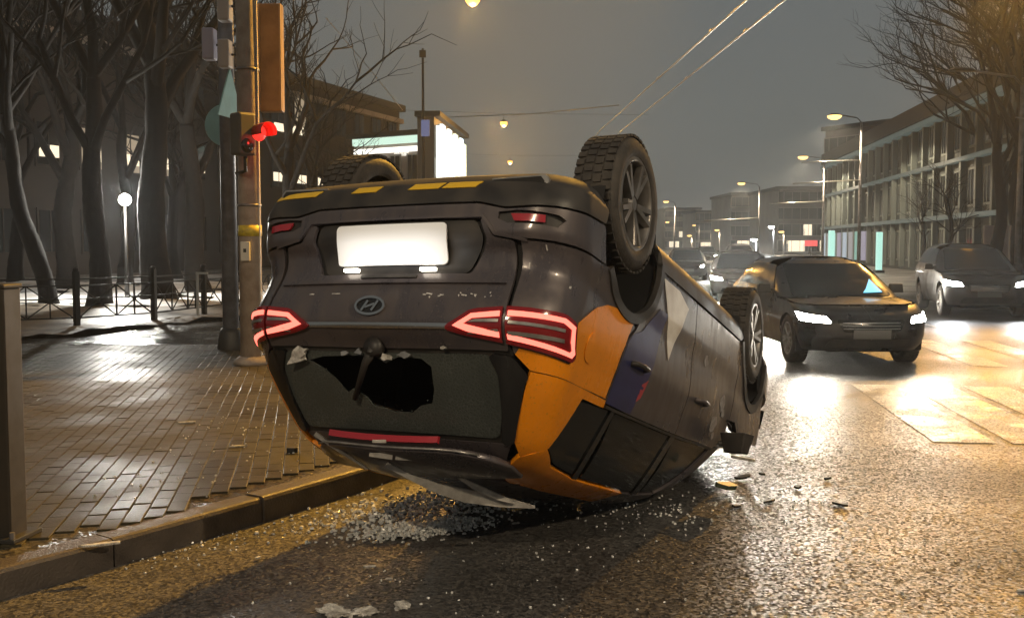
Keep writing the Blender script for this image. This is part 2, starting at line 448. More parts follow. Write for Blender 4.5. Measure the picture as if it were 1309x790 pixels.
def patch_mesh(name, loops, fn, off=0.0, thick=0.012, grid=0.06):
    """a sheet of bodywork: 2-D outline(s) in the shell's own chart, cut on a grid, laid on the surface fn(u,v)->xyz and given thickness"""
    v3 = [[Vector((p[0], p[1], 0)) for p in lp] for lp in loops]
    tris = tessellate_polygon(v3)
    flat = [v for lp in v3 for v in lp]
    bm = bmesh.new()
    bv = [bm.verts.new(v) for v in flat]
    for t in tris:
        try: bm.faces.new([bv[i] for i in t])
        except ValueError: pass
    bmesh.ops.remove_doubles(bm, verts=bm.verts[:], dist=1e-5)
    us = [v.x for v in flat]; vv = [v.y for v in flat]
    for ax, (lo, hi) in ((0, (min(us), max(us))), (1, (min(vv), max(vv)))):
        k = math.floor(lo / grid) + 1
        while k * grid < hi:
            co = (k * grid, 0, 0) if ax == 0 else (0, k * grid, 0)
            no = (1, 0, 0) if ax == 0 else (0, 1, 0)
            bmesh.ops.bisect_plane(bm, geom=bm.verts[:] + bm.edges[:] + bm.faces[:], dist=1e-5, plane_co=co, plane_no=no)
            k += 1
    bmesh.ops.dissolve_degenerate(bm, dist=1e-5, edges=bm.edges[:])
    bm.verts.ensure_lookup_table()
    e = 0.004
    P = []; Nn = []
    for v in bm.verts:
        u, w = v.co.x, v.co.y
        p = Vector(fn(u, w))
        du = Vector(fn(u + e, w)) - Vector(fn(u - e, w))
        dv = Vector(fn(u, w + e)) - Vector(fn(u, w - e))
        n = du.cross(dv)
        n = n.normalized() if n.length > 1e-12 else Vector((0, 0, 1))
        P.append(p); Nn.append(n)
    # outward means away from the car's spine
    sgn = 0
    for p, n in zip(P, Nn):
        sgn += n.dot(p - Vector((max(0.3, min(2.2, p.x)), 0, 0.75)))
    s = 1 if sgn > 0 else -1
    for i, v in enumerate(bm.verts):
        Nn[i] = Nn[i] * s
        v.index = i
    N = len(P)
    verts = [P[i] + Nn[i] * off for i in range(N)] + [P[i] + Nn[i] * (off - thick) for i in range(N)]
    faces = []
    for f in bm.faces:
        idx = [v.index for v in f.verts]
        a, b, c = verts[idx[0]], verts[idx[1]], verts[idx[2]]
        if (b - a).cross(c - a).dot(Nn[idx[0]]) < 0: idx.reverse()
        faces.append(idx)
    nt = len(faces)
    sides = []
    if thick > 0:
        faces += [[i + N for i in reversed(f)] for f in faces[:nt]]
        cnt = {}
        for f in faces[:nt]:
            for i in range(len(f)):
                a, b = f[i], f[(i + 1) % len(f)]
                cnt[(a, b)] = 1
        for (a, b) in list(cnt):
            if (b, a) not in cnt: sides.append([b, a, a + N, b + N])
    bm.free()
    if thick <= 0: verts = verts[:N]
    # rims get their own corners so that the face keeps a clean edge
    base = len(verts)
    remap = {}
    allv = list(verts)
    for q in sides:
        nq = []
        for i in q:
            if i not in remap:
                remap[i] = len(allv); allv.append(verts[i])
            nq.append(remap[i])
        faces.append(nq)
    me = bpy.data.meshes.new(name)
    me.from_pydata([tuple(v) for v in allv], [], faces)
    for p in me.polygons: p.use_smooth = True
    me.update()
    nors = []
    for i in range(N): nors.append(tuple(Nn[i]))
    if thick > 0:
        for i in range(N): nors.append(tuple(-Nn[i]))
        inv = [None] * (len(allv) - base)
        for i, j in remap.items(): inv[j - base] = (0, 0, 0)
        nors += [(0, 0, 0)] * (len(allv) - base)
    try: me.normals_split_custom_set_from_vertices(nors)
    except Exception: pass
    return me

class Shell:
    """a car body as a stack of rounded plan outlines; chart R runs from the tail's middle round the corner and forward, chart F from the nose back"""
    def __init__(s, hw, xr, xf, rcr, rcf, bow=0.05, bowf=0.08, deform=None):
        s.hw, s.xr, s.xf, s.rcr, s.rcf, s.bow, s.bowf = hw, xr, xf, rcr, rcf, bow, bowf
        s.deform = deform or (lambda x, y, z: (x, y, z))
    def _e(s, end, z):
        hw = interp(s.hw, z)
        if end == 'R': return hw, interp(s.xr, z), min(interp(s.rcr, z), hw * 0.95), s.bow, 1
        return hw, interp(s.xf, z), min(interp(s.rcf, z), hw * 0.95), s.bowf, -1
    def raw(s, end, u, z):
        hw, x0, rc, bow, sg = s._e(end, z)
        a = hw - rc; c = rc * PI / 2
        m = abs(u); sy = 1 if u >= 0 else -1
        if m <= a: x = x0 + sg * bow * (m / hw) ** 2; y = m
        else:
            xb = x0 + sg * bow * (a / hw) ** 2
            if m <= a + c:
                th = (m - a) / rc
                x = xb + sg * rc * (1 - math.cos(th)); y = a + rc * math.sin(th)
            else:
                x = xb + sg * (rc + m - a - c); y = hw
        return x, sy * y, z
    def pt(s, end, u, z): return s.deform(*s.raw(end, u, z))
    def u(s, end, x, z):
        hw, x0, rc, bow, sg = s._e(end, z)
        a = hw - rc; c = rc * PI / 2
        return (x - x0) * sg - bow * (a / hw) ** 2 - rc + a + c

def side_loop(sh, pts, sgn=1, end='R', step=0.08):
    """outline given as ('x',x,z) or ('u',u,z) -> chart points"""
    q = []
    for p in pts:
        if p[0] == 'u': q.append((p[1], p[2]))
        else: q.append((sh.u(end, p[1], p[2]), p[2]))
    return [(a * sgn, b) for a, b in q]

def xz(*pts): return [('x', a, b) for a, b in pts]

def dense(pts, step=0.05):
    out = []
    for i in range(len(pts)):
        a, b = pts[i], pts[(i + 1) % len(pts)]
        if a[0] != b[0]: out.append(a); continue
        d = math.hypot(a[1] - b[1], a[2] - b[2]); k = max(1, int(d / step))
        for j in range(k):
            t = j / k
            out.append((a[0], a[1] + (b[1] - a[1]) * t, a[2] + (b[2] - a[2]) * t))
    return out

def arch(cx, cz, r, a0, a1, n=14):
    return [('x', cx + r * math.cos(rad(a0 + (a1 - a0) * i / n)), cz + r * math.sin(rad(a0 + (a1 - a0) * i / n))) for i in range(n + 1)]

# ------------------------------------------------------------------ wheels
WHEEL_ME = {}
def wheel_meshes(key, R=0.35, rim=0.245, w=0.225, spokes=5, dbl=True):
    if key in WHEEL_ME: return WHEEL_ME[key]
    t = MB()
    h = w / 2
    t.lathe([(rim - 0.005, -h + 0.01), (rim + 0.01, -h), (R - 0.045, -h - 0.006), (R - 0.012, -h + 0.022), (R - 0.004, -h + 0.045), (R - 0.004, h - 0.045), (R - 0.012, h - 0.022), (R - 0.045, h + 0.006), (rim + 0.01, h), (rim - 0.005, h - 0.01)], 48)
    nb = 44
    for k in range(nb):
        a = 2 * PI * k / nb
        for j, yy in enumerate((-0.078, -0.026, 0.026, 0.078)):
            aa = a + (0.03 if j % 2 else 0)
            c = (math.cos(aa) * (R - 0.003), yy, math.sin(aa) * (R - 0.003))
            t.box(c, (0.012, 0.042, 0.034), Matrix.Rotation(-aa, 3, 'Y'))
    tyre = t.mesh('tyre')
    for p in tyre.polygons: p.use_smooth = len(p.vertices) == 4 and p.area > 0.0016
    r = MB()
    # rim barrel and lip, outer side is +y
    r.lathe([(rim + 0.004, h - 0.004), (rim - 0.012, h + 0.002), (rim - 0.022, h - 0.008), (rim - 0.028, h - 0.06), (rim - 0.035, -h + 0.02)], 48)
    rimm = r.mesh('rim')
    for p in rimm.polygons: p.use_smooth = True
    sp = MB()
    for k in range(spokes):
        a = 2 * PI * k / spokes + 0.3
        for dd in ((-0.17, 0.17) if dbl else (0,)):
            p0 = Vector((math.cos(a + dd * 0.35) * 0.045, h - 0.035, math.sin(a + dd * 0.35) * 0.045))
            p1 = Vector((math.cos(a + dd) * (rim - 0.02), h - 0.012, math.sin(a + dd) * (rim - 0.02)))
            dv = (p1 - p0); mid = (p0 + p1) / 2
            tdir = dv.normalized(); ydir = Vector((0, 1, 0)); ydir = (ydir - tdir * ydir.dot(tdir)).normalized(); xdir = tdir.cross(ydir)
            wd0, wd1 = (0.022, 0.017) if dbl else (0.030, 0.024)
            vs = []
            for p, wd, th in ((p0, wd0, 0.022), (p1, wd1, 0.016)):
                vs += [p + xdir * wd + ydir * -th, p - xdir * wd + ydir * -th, p - xdir * wd * 0.7 + ydir * th, p + xdir * wd * 0.7 + ydir * th]
            sp.add(vs, [(0, 1, 2, 3), (7, 6, 5, 4), (0, 4, 5, 1), (1, 5, 6, 2), (2, 6, 7, 3), (3, 7, 4, 0)])
    sp.lathe([(0.0, h - 0.012), (0.032, h - 0.014), (0.055, h - 0.030), (0.062, h - 0.06)], 20)
    spm = sp.mesh('spokes')
    dk = MB()
    dk.lathe([(0.0, h - 0.075), (0.150, h - 0.075), (0.150, h - 0.095), (0.19, h - 0.11), (rim - 0.03, h - 0.14)], 32)
    dkm = dk.mesh('brake_disc')
    for p in dkm.polygons: p.use_smooth = True
    nuts = MB()
    for k in range(5):
        a = 2 * PI * k / 5
        nuts.tube([(0.042 * math.cos(a), h - 0.03, 0.042 * math.sin(a)), (0.042 * math.cos(a), h - 0.018, 0.042 * math.sin(a))], 0.009, 6)
    nm = nuts.mesh('wheel_bolts')
    for me, m in ((tyre, M['rubber']), (rimm, M['alloy']), (spm, M['alloy']), (dkm, M['alloy_dark']), (nm, M['alloy_dark'])):
        me.materials.append(m)
    WHEEL_ME[key] = (tyre, rimm, spm, dkm, nm)
    return WHEEL_ME[key]

def add_wheel(parent, key, loc, sy, steer=0.0, spin=0.0, **kw):
    ms = wheel_meshes(key, **kw)
    w = empty('wheel', loc); w.parent = parent
    w.rotation_euler = (0, 0, (0 if sy > 0 else PI) + steer)
    for nme, me in zip(('tyre', 'rim', 'spokes', 'brake_disc'), ms):
        o = bpy.data.objects.new(nme, me); col.objects.link(o); o.parent = w
        o.rotation_euler = (0, spin, 0)
    return w

# ------------------------------------------------------------------ large structure: ground, road, pavement
def sheet(name, pts, z, m, kind='structure', parent=None):
    me = bpy.data.meshes.new(name)
    me.from_pydata([(x, y, z) for x, y in pts], [], [tuple(range(len(pts)))])
    o = link(name, me, m, parent)
    if parent is None: o['kind'] = kind
    return o

sheet('ground', [(-900, -60), (900, -60), (900, 1600), (-900, 1600)], -0.03, M['earth'])
road = sheet('road', [(-40, -30), (60, -30), (60, 60), (170, 900), (60, 900), (-12, 60), (-40, 40)], 0.0, M['asphalt'])

# kerb line (roadside foot of the kerb), from beside the viewer round the corner and up the street
KERB = [(-6.10, -0.6), (-4.30, 2.0), (-2.33, 4.63), (-1.75, 5.49), (-0.91, 6.77), (-0.28, 8.0), (0.10, 9.2), (0.38, 10.8), (0.72, 13.5), (1.6, 20.0), (5.6, 50.0), (12.3, 100.0)]
def kpath(pts, step):
    out = []
    for i in range(len(pts) - 1):
        a, b = Vector(pts[i]), Vector(pts[i + 1]); k = max(1, int((b - a).length / step))
        for j in range(k): out.append(a.lerp(b, j / k))
    out.append(Vector(pts[-1]))
    return out
def smooth2(pts, it=3):
    p = [Vector(q) for q in pts]
    for _ in range(it):
        n = [p[0]]
        for i in range(len(p) - 1):
            n += [p[i].lerp(p[i + 1], .25), p[i].lerp(p[i + 1], .75)]
        n.append(p[-1]); p = n
    return p
KS = smooth2(KERB, 3)
def offs(line, d):
    out = []
    for i, p in enumerate(line):
        t = line[min(i + 1, len(line) - 1)] - line[max(i - 1, 0)]
        t.normalize()
        out.append(p + Vector((-t.y, t.x)) * d)
    return out
PAVE_Z = 0.15
inner = offs(KS, 0.16)
pave_edge = [(p.x, p.y) for p in inner]
pavement = sheet('pavement', pave_edge + [(12.0, 104.0), (-4.0, 104), (-6.3, 60), (-5.2, 24.0), (-6.9, 16.4), (-10.5, 15.0), (-40, 13.0), (-40, -0.6)], PAVE_Z - 0.012, M['paving_base'])

# kerb stones, one metre each
def arclen(line):
    s = [0.0]
    for i in range(len(line) - 1): s.append(s[-1] + (line[i + 1] - line[i]).length)
    return s
SL = arclen(KS)
def along(s):
    for i in range(len(SL) - 1):
        if SL[i] <= s <= SL[i + 1]:
            t = (s - SL[i]) / (SL[i + 1] - SL[i]); return KS[i].lerp(KS[i + 1], t)
    return KS[-1]
kerb = empty('kerb', (0, 0, 0)); kerb['kind'] = 'structure'
s0 = 1.0
for i in range(46):
    a, b = s0 + i * 1.0, s0 + i * 1.0 + 0.988
    pa, pb = along(a), along(b)
    mid = (pa + pb) / 2; t = (pb - pa); Ln = t.length; t.normalize(); n = Vector((-t.y, t.x))
    hgt = PAVE_Z + random.uniform(-0.006, 0.008)
    mb = MB()
    prof = [(0.0, -0.2), (0.0, hgt - 0.022), (0.008, hgt - 0.006), (0.025, hgt), (0.15, hgt), (0.15, -0.2)]
    jit = random.uniform(-0.006, 0.006)
    mb.prism(prof, -Ln / 2, Ln / 2, lambda u, v, h: (mid.x + n.x * (u + jit) + t.x * h, mid.y + n.y * (u + jit) + t.y * h, v))
    mb.build('kerb_stone', M['kerb'], kerb)
far = MB()
fl = [along(s0 + 46 + k * 2.0) for k in range(26)]
for i in range(len(fl) - 1):
    pa, pb = fl[i], fl[i + 1]; mid = (pa + pb) / 2; t = (pb - pa); Ln = t.length; t.normalize(); n = Vector((-t.y, t.x))
    far.prism([(0.0, -0.2), (0.0, PAVE_Z), (0.15, PAVE_Z), (0.15, -0.2)], -Ln / 2, Ln / 2, lambda u, v, h: (mid.x + n.x * u + t.x * h, mid.y + n.y * u + t.y * h, v))
fk = far.build('kerb_row', M['kerb'], kerb); fk['kind'] = 'stuff'

# brick pavers by the kerb: the nearest as single pieces, the rest joined
rb = random.Random(5)
bl, bw = 0.205, 0.103
th = math.atan2(0.83, 0.55) + rad(45)       # laid on the slant to the kerb
ca, sa = math.cos(th), math.sin(th)
def inside_pave(x, y):
    # left of the kerb by more than the stone's width
    best = 1e9; sd = 0
    for i in range(len(KS) - 1):
        a, b = KS[i], KS[i + 1]; ab = b - a
        t = max(0, min(1, (Vector((x, y)) - a).dot(ab) / ab.length_squared)); q = a + ab * t
        d = (Vector((x, y)) - q).length
        if d < best: best = d; sd = ab.x * (y - a.y) - ab.y * (x - a.x)
    return sd > 0 and best > 0.25
bricks = []
for i in range(-105, 105):
    for j in range(-185, 185):
        u = (i + (0.5 if j % 2 else 0)) * bl; v = j * bw
        x = u * ca - v * sa - 3.0; y = u * sa + v * ca + 8.0
        if y < 4.0 or y > 15.0 or x < -8.2: continue
        px = 654.5 + 1300 * x / y
        if px < -90 or px > 640: continue
        if x > 0.5 or (x + 0.0 > (y - 4.0) * 0.2 + 1.5): continue
        if not inside_pave(x, y): continue
        bricks.append((x * x + y * y, x, y))
bricks.sort()
bm_ = MB().prism([(-bl / 2 + .004, -bw / 2 + .004), (bl / 2 - .004, -bw / 2 + .004), (bl / 2 - .004, bw / 2 - .004), (-bl / 2 + .004, bw / 2 - .004)], -0.03, 0.0, lambda a, b, h: (a, b, h))
brick_me = MB()
def chamfer_box(mb, c, R, l, w, zt):
    vs = []
    for (k, z) in ((1.0, zt - 0.03), (1.0, zt - 0.002), (0.0, zt)):
        ins = 0.0025 if k else 0.006
        for sx, sy in ((-1, -1), (1, -1), (1, 1), (-1, 1)):
            p = R @ Vector((sx * (l / 2 - ins), sy * (w / 2 - ins), 0)); vs.append((c[0] + p.x, c[1] + p.y, z))
    mb.add(vs, [(0, 1, 5, 4), (1, 2, 6, 5), (2, 3, 7, 6), (3, 0, 4, 7), (4, 5, 9, 8), (5, 6, 10, 9), (6, 7, 11, 10), (7, 4, 8, 11), (8, 9, 10, 11)])
pm = MB(); chamfer_box(pm, (0, 0), Matrix.Identity(3), bl, bw, 0.0)
pme = pm.mesh('paver'); pme.materials.append(M['paver'])
rest = MB()
R2 = Matrix.Rotation(th, 3, 'Z')
for k, (d, x, y) in enumerate(bricks):
    zt = PAVE_Z + rb.uniform(-0.002, 0.002)
    if k < 300:
        o = bpy.data.objects.new('paver', pme); col.objects.link(o); o.parent = pavement
        o.location = (x, y, zt); o.rotation_euler = (rb.uniform(-.008, .008), rb.uniform(-.008, .008), th)
    else: chamfer_box(rest, (x, y), R2, bl, bw, zt)
ro = rest.build('paver_field', M['paver'], pavement); ro['kind'] = 'stuff'

# verge, dirty snow and the park ground behind the fence
def bumpy(name, x0, x1, y0, y1, nx, ny, zfn, m, kind, keep=None):
    vs = []; fs = []
    for j in range(ny + 1):
        for i in range(nx + 1):
            x = x0 + (x1 - x0) * i / nx; y = y0 + (y1 - y0) * j / ny
            vs.append((x, y, zfn(x, y)))
    for j in range(ny):
        for i in range(nx):
            cx_, cy_ = x0 + (x1 - x0) * (i + .5) / nx, y0 + (y1 - y0) * (j + .5) / ny
            if keep and not keep(cx_, cy_): continue
            a = j * (nx + 1) + i; fs.append((a, a + 1, a + nx + 2, a + nx + 1))
    me = bpy.data.meshes.new(name); me.from_pydata(vs, [], fs)
    o = link(name, me, m, None, True); o['kind'] = kind
    return o
def wav(x, y, s=1.0): return (math.sin(x * 1.7 * s + y * .6) * math.sin(y * 1.3 * s - x * .4) + .5 * math.sin(x * 4.1 * s + 1.3) * math.sin(y * 3.7 * s))
verge = bumpy('verge', -40, -4.9, 15.2, 24.5, 90, 40, lambda x, y: PAVE_Z + 0.03 + 0.035 * wav(x, y, 1.3), M['dirty_snow'], 'structure',
      lambda x, y: y > 15.6 + 0.03 * (x + 20) + (max(0, x + 7.6) * 2.2))
parkg = bumpy('park_ground', -60, 0.0, 24.5, 64, 70, 40, lambda x, y: PAVE_Z + 0.02 + 0.03 * wav(x, y), M['earth'], 'structure', lambda x, y: x < -4.9 + 0.03 * (y - 24) + 0.02 * y - 0.5)
snow = bumpy('snow', -34, -5.4, 23.8, 38.5, 80, 50, lambda x, y: PAVE_Z + 0.06 + 0.05 * wav(x, y, .9) + 0.03 * wav(x, y, 3), M['snow'], 'stuff',
      lambda x, y: x < -5.6 - 0.1 * wav(x, y, 2) and wav(x, y, .55) > -0.75)

# zebra crossing
zd = Vector((0.135, 1)).normalized(); zn = Vector((zd.y, -zd.x))
zebra = empty('road_markings', (0, 0, 0)); zebra['kind'] = 'structure'
z0 = Vector((3.50, 8.35))
for k in range(10):
    a = z0 + zn * (k * 0.62)
    Ln = 3.5
    ps = [a, a + zn * 0.50, a + zn * 0.50 + zd * Ln, a + zd * Ln]
    sheet('zebra_stripe', [(p.x, p.y) for p in ps], 0.006, M['white_paint'], parent=zebra)
z1 = Vector((6.2, 13.6))
for k in range(8):
    a = z1 + zn * (k * 0.95)
    ps = [a, a + zn * 0.45, a + zn * 0.45 + zd * 3.8, a + zd * 3.8]
    sheet('zebra_stripe', [(p.x, p.y) for p in ps], 0.006, M['white_paint'], parent=zebra)
for k in range(14):
    a = Vector((5.6 + 0.135 * (20 + k * 6), 20 + k * 6))
    ps = [a, a + zn * 0.12, a + zn * 0.12 + zd * 3, a + zd * 3]
    sheet('lane_dash', [(p.x, p.y) for p in ps], 0.006, M['white_paint'], parent=zebra)

# ------------------------------------------------------------------ the overturned car
HERO_HW = [(.20, .78), (.26, .87), (.34, .915), (.45, .925), (.62, .925), (.75, .910), (.90, .912), (.97, .908), (1.04, .893), (1.10, .875), (1.2, .850), (1.4, .770), (1.52, .705), (1.60, .62), (1.645, .52), (1.66, .44)]
HERO_XR = [(.20, -.60), (.26, -.75), (.34, -.84), (.45, -.87), (.56, -.872), (.60, -.86), (.66, -.825), (.72, -.82), (.80, -.845), (.90, -.888), (.97, -.905), (1.02, -.905), (1.06, -.885), (1.12, -.845), (1.25, -.77), (1.4, -.67), (1.52, -.58), (1.60, -.48), (1.645, -.37), (1.66, -.28)]
LOW_XF = [(.20, 3.30), (.30, 3.50), (.5, 3.62), (.7, 3.60), (.85, 3.50), (.95, 3.34), (.985, 3.2)]
UP_XF = [(.985, 2.52), (1.25, 2.08), (1.5, 1.66), (1.6, 1.45), (1.645, 1.30), (1.66, 1.2)]
RCR = [(.2, .22), (.4, .22), (.6, .27), (1.0, .30), (1.3, .24), (1.66, .20)]
RCF = [(.2, .35), (.8, .40), (.99, .35), (1.3, .30), (1.66, .2)]
def hero_def(x, y, z):
    if z > 0.985:
        k = interp([(-.9, .955), (-.3, .975), (.3, .998), (.8, 1.0), (1.3, .975), (1.7, .925), (2.6, .9)], x)
        z = .985 + (z - .985) * k
    elif x > 1.9 and z > .5:
        t = min(1, (x - 1.9) / .6); t = t * t * (3 - 2 * t)
        z = z + (0.10 * t - 0.06 * max(0, min(1, (x - 2.7) / .8)) ** 1.5) * (z - .5) / .485
    y *= 1 - 0.035 * ((x - 1.1) / 2.3) ** 2
    # crash dents on the visible flank
    d = math.exp(-((x - 2.05) ** 2 / .06 + (z - .98) ** 2 / .012)); y -= 0.025 * d * (1 if y > 0 else -1)
    d = math.exp(-((x + .75) ** 2 / .05 + (y + .05) ** 2 / .10 + (z - 1.10) ** 2 / .004)); x += 0.035 * d
    return x, y, z
LOW = Shell(HERO_HW, HERO_XR, LOW_XF, RCR, RCF, 0.05, 0.10, hero_def)
UP = Shell(HERO_HW, HERO_XR, UP_XF, RCR, RCF, 0.05, 0.10, hero_def)

HR = Matrix(((0.433030603859403, 0.8950423815289295, -0.10669410193718834), (0.8529291930110343, -0.4451588449717017, -0.2726635187424347), (-0.29154122835493845, 0.027069133907143095, -0.9561751796395945)))
hero = empty('overturned_car')
hero.matrix_world = Matrix.Translation((-0.1373, 5.735, 0.340 + CAM_H)) @ HR.to_4x4()
tag(hero, 'dark grey car lying upside down on its roof with orange rear quarter', 'car')

def hp(name, loops, m, sh=LOW, end='R', off=0.0, thick=0.012, grid=0.06, parent=None):
    me = patch_mesh(name, loops, lambda u, z: sh.pt(end, u, z), off, thick, grid)
    me.materials.append(m)
    return link(name, me, None, parent or hero)

AR = .405                       # wheel arch opening
AZ = .345
WB = 2.72
def sides(fn):
    for sg in (1, -1): fn(sg)

# --- inner black skin with arch openings (shows in the shut lines)
def inner_side(sg):
    pts = xz((-.62, .26)) + xz((-.42, .26)) + arch(0, AZ, AR, 190, -10) + xz((WB - .44, .26)) + arch(WB, AZ, AR, 190, -10) + xz((3.12, .26), (3.12, .95), (2.3, .97), (1.2, 1.16), (.2, 1.18), (-.55, 1.18))
    hp('inner_skin', [side_loop(LOW, pts, sg)], M['inner'], off=-.022, thick=.004, grid=.12)
sides(inner_side)
hp('inner_skin', [[(-.98, .25), (.98, .25), (.98, 1.12), (-.98, 1.12)]], M['inner'], off=-.030, thick=.004, grid=.1)

# --- tail: bumper, tailgate
bx_ = LOW.u('R', -.40, .5)
lower = [(-.98, .225), (.98, .225), (bx_ - .02, .34), (bx_ - .03, .415), (.95, .44), (.60, .455), (.46, .425), (-.46, .425), (-.60, .455), (-.95, .44), (-bx_ + .03, .415), (-bx_ + .02, .34)]
hp('lower_bumper', [fillet(lower, .02)], M['black_plastic'], off=.004, thick=.03, grid=.05)
def refl(sg): return [(sg * .57, .478), (sg * .66, .470), (sg * .86, .484), (sg * .90, .50), (sg * .86, .540), (sg * .62, .532), (sg * .57, .51)]
up_b = [(-bx_ + .02, .425), (-.95, .450), (-.60, .465), (-.46, .435), (.46, .435), (.60, .465), (.95, .450), (bx_ - .02, .425), (bx_ + .0, .60), (.70, .600), (.55, .575), (.48, .50), (-.48, .50), (-.55, .575), (-.70, .600), (-bx_, .60)]
hp('rear_bumper', [fillet(up_b, .025), refl(1), refl(-1)], M['grey_paint'], thick=.03, grid=.05)
for sg in (1, -1):
    r = hp('rear_reflector', [refl(sg)], M['black_plastic'], off=-.02, thick=.004, grid=.08)
    hp('reflector_lens', [[(sg * .63, .485), (sg * .80, .490), (sg * .80, .525), (sg * .65, .520)]], M['red_reflector'], off=-.004, thick=.01, grid=.08, parent=r)
# rim line over the bumper recess
hp('bumper_lip', [[(-.56, .585), (-.49, .505), (.49, .505), (.56, .585), (.72, .612), (.72, .604), (.57, .574), (.50, .494), (-.50, .494), (-.57, .574), (-.72, .604), (-.72, .612)]], M['grey_paint'], off=.012, thick=.012, grid=.05)
hp('plate_recess', [fillet([(-.44, .512), (.46, .512), (.50, .60), (.42, .748), (-.40, .748), (-.46, .60)], .03)], M['black_plastic'], off=-.012, thick=.01, grid=.05)
tail_low = [(-.655, .612), (-.55, .592), (-.50, .512), (-.46, .512), (-.48, .60), (-.42, .756), (.44, .756), (.52, .60), (.48, .512), (.50, .512), (.55, .592), (.655, .612), (.672, .88), (.68, 1.118), (-.68, 1.118), (-.672, .88)]
hp('tailgate', [fillet(tail_low, .012, 3)], M['grey_paint'], thick=.02, grid=.045)
pl = hp('number_plate', [fillet([(-.315, .528), (.315, .528), (.315, .715), (-.315, .715)], .025)], M['plate'], off=.016, thick=.008, grid=.2)
for y in (-.22, .22):
    b = MB().box((0, 0, 0), (.022, .085, .018))
    lo = b.build('plate_lamp', M['lamp_white'], hero, bevel=.004)
    lo.location = Vector(LOW.pt('R', y, .738)) + Vector((-.022, 0, .002))
# one small real lamp lights the plate
pd = bpy.data.lights.new('plate_light', 'AREA'); pd.energy = .7; pd.color = (1, .96, .9); pd.shape = 'RECTANGLE'; pd.size = .62; pd.size_y = .02
po = bpy.data.objects.new('plate_light', pd); col.objects.link(po); po.parent = hero
po.location = (-.955, 0, .735); po.rotation_euler = (0, rad(-28), 0)
po.rotation_euler = Vector((.10, 0, -.115)).to_track_quat('-Z', 'Y').to_euler()

# crease and strip between the lights, lettering pressed in the lid, emblem
hp('light_strip', [[(-.42, 1.010), (.42, 1.010), (.42, 1.033), (-.42, 1.033)]], M['chrome'], off=.008, thick=.01, grid=.06)
hp('tailgate_ledge', [[(-.60, .795), (.60, .795), (.64, .812), (-.64, .812)]], M['grey_paint'], off=.012, thick=.014, grid=.06)
em = empty('emblem'); em.parent = hero
def on_tail(y, z, o=0.0):
    p = Vector(LOW.pt('R', y, z)); return p + Vector((-o, 0, 0))
e1 = MB(); ring = []
n = 32
c0 = on_tail(-.035, .93, .006)
def ellipse_ring(a, b, w, h):
    vs = []; fs = []
    for k in range(n):
        t = 2 * PI * k / n
        ct, st = math.cos(t), math.sin(t)
        for (da, dx) in ((-w, 0), (-w, -h), (w, -h), (w, 0)):
            vs.append((c0.x + dx, c0.y + (a + da) * ct, c0.z + (b + da) * st))
    for k in range(n):
        for j in range(4):
            fs.append((k * 4 + j, k * 4 + (j + 1) % 4, ((k + 1) % n) * 4 + (j + 1) % 4, ((k + 1) % n) * 4 + j))
    return vs, fs
e1.add(*ellipse_ring(.078, .041, .006, .012))
for sx in (-1, 1):
    e1.box((c0.x - .006, c0.y + sx * .028, c0.z), (.010, .012, .058), Matrix.Rotation(rad(34), 3, 'X'))
e1.box((c0.x - .006, c0.y, c0.z), (.010, .055, .010), Matrix.Rotation(rad(-18), 3, 'X'))
e1.build('emblem_ring', M['chrome'], em)
e2 = MB(); e2.lathe([(0, -.002), (1, -.002), (1, .004), (0, .004)], 28, 'x')
e2.v = [(c0.x - v[0] * 1.0, c0.y + v[1] * .074, c0.z + v[2] * .038) for v in e2.v]
e2.build('emblem_back', M['gloss_black'], em)
# wiper, camera
hp('number_plate_grip', [[(-.16, .765), (.16, .765), (.16, .782), (-.16, .782)]], M['black_plastic'], off=.010, thick=.01, grid=.1)

# --- tail lamps
TL = [(.375, 1.030), (.51, .945), (.70, .928), (.95, .922), (1.035, .950), (1.045, 1.085), (1.0, 1.118), (.70, 1.085), (.50, 1.058)]
def inset(poly, d):
    cxx = sum(p[0] for p in poly) / len(poly); czz = sum(p[1] for p in poly) / len(poly)
    N = len(poly); out = []
    for i in range(N):
        a, p, b = Vector(poly[i - 1]), Vector(poly[i]), Vector(poly[(i + 1) % N])
        n1 = Vector((-(p - a).y, (p - a).x)).normalized(); n2 = Vector((-(b - p).y, (b - p).x)).normalized()
        if n1.dot(Vector((cxx, czz)) - p) < 0: n1 = -n1
        if n2.dot(Vector((cxx, czz)) - p) < 0: n2 = -n2
        m = (n1 + n2)
        m = m.normalized() * (d / max(.35, m.normalized().dot(n1))) if m.length > 1e-6 else n1 * d
        out.append((p.x + m.x, p.y + m.y))
    return out
def clip_u(poly, lo=None, hi=None):
    out = []
    N = len(poly)
    for i in range(N):
        a, b = poly[i], poly[(i + 1) % N]
        ina = (lo is None or a[0] >= lo) and (hi is None or a[0] <= hi)
        inb = (lo is None or b[0] >= lo) and (hi is None or b[0] <= hi)
        c = lo if lo is not None else hi
        if ina: out.append(a)
        if ina != inb:
            t = (c - a[0]) / (b[0] - a[0]); out.append((c, a[1] + (b[1] - a[1]) * t))
    return out
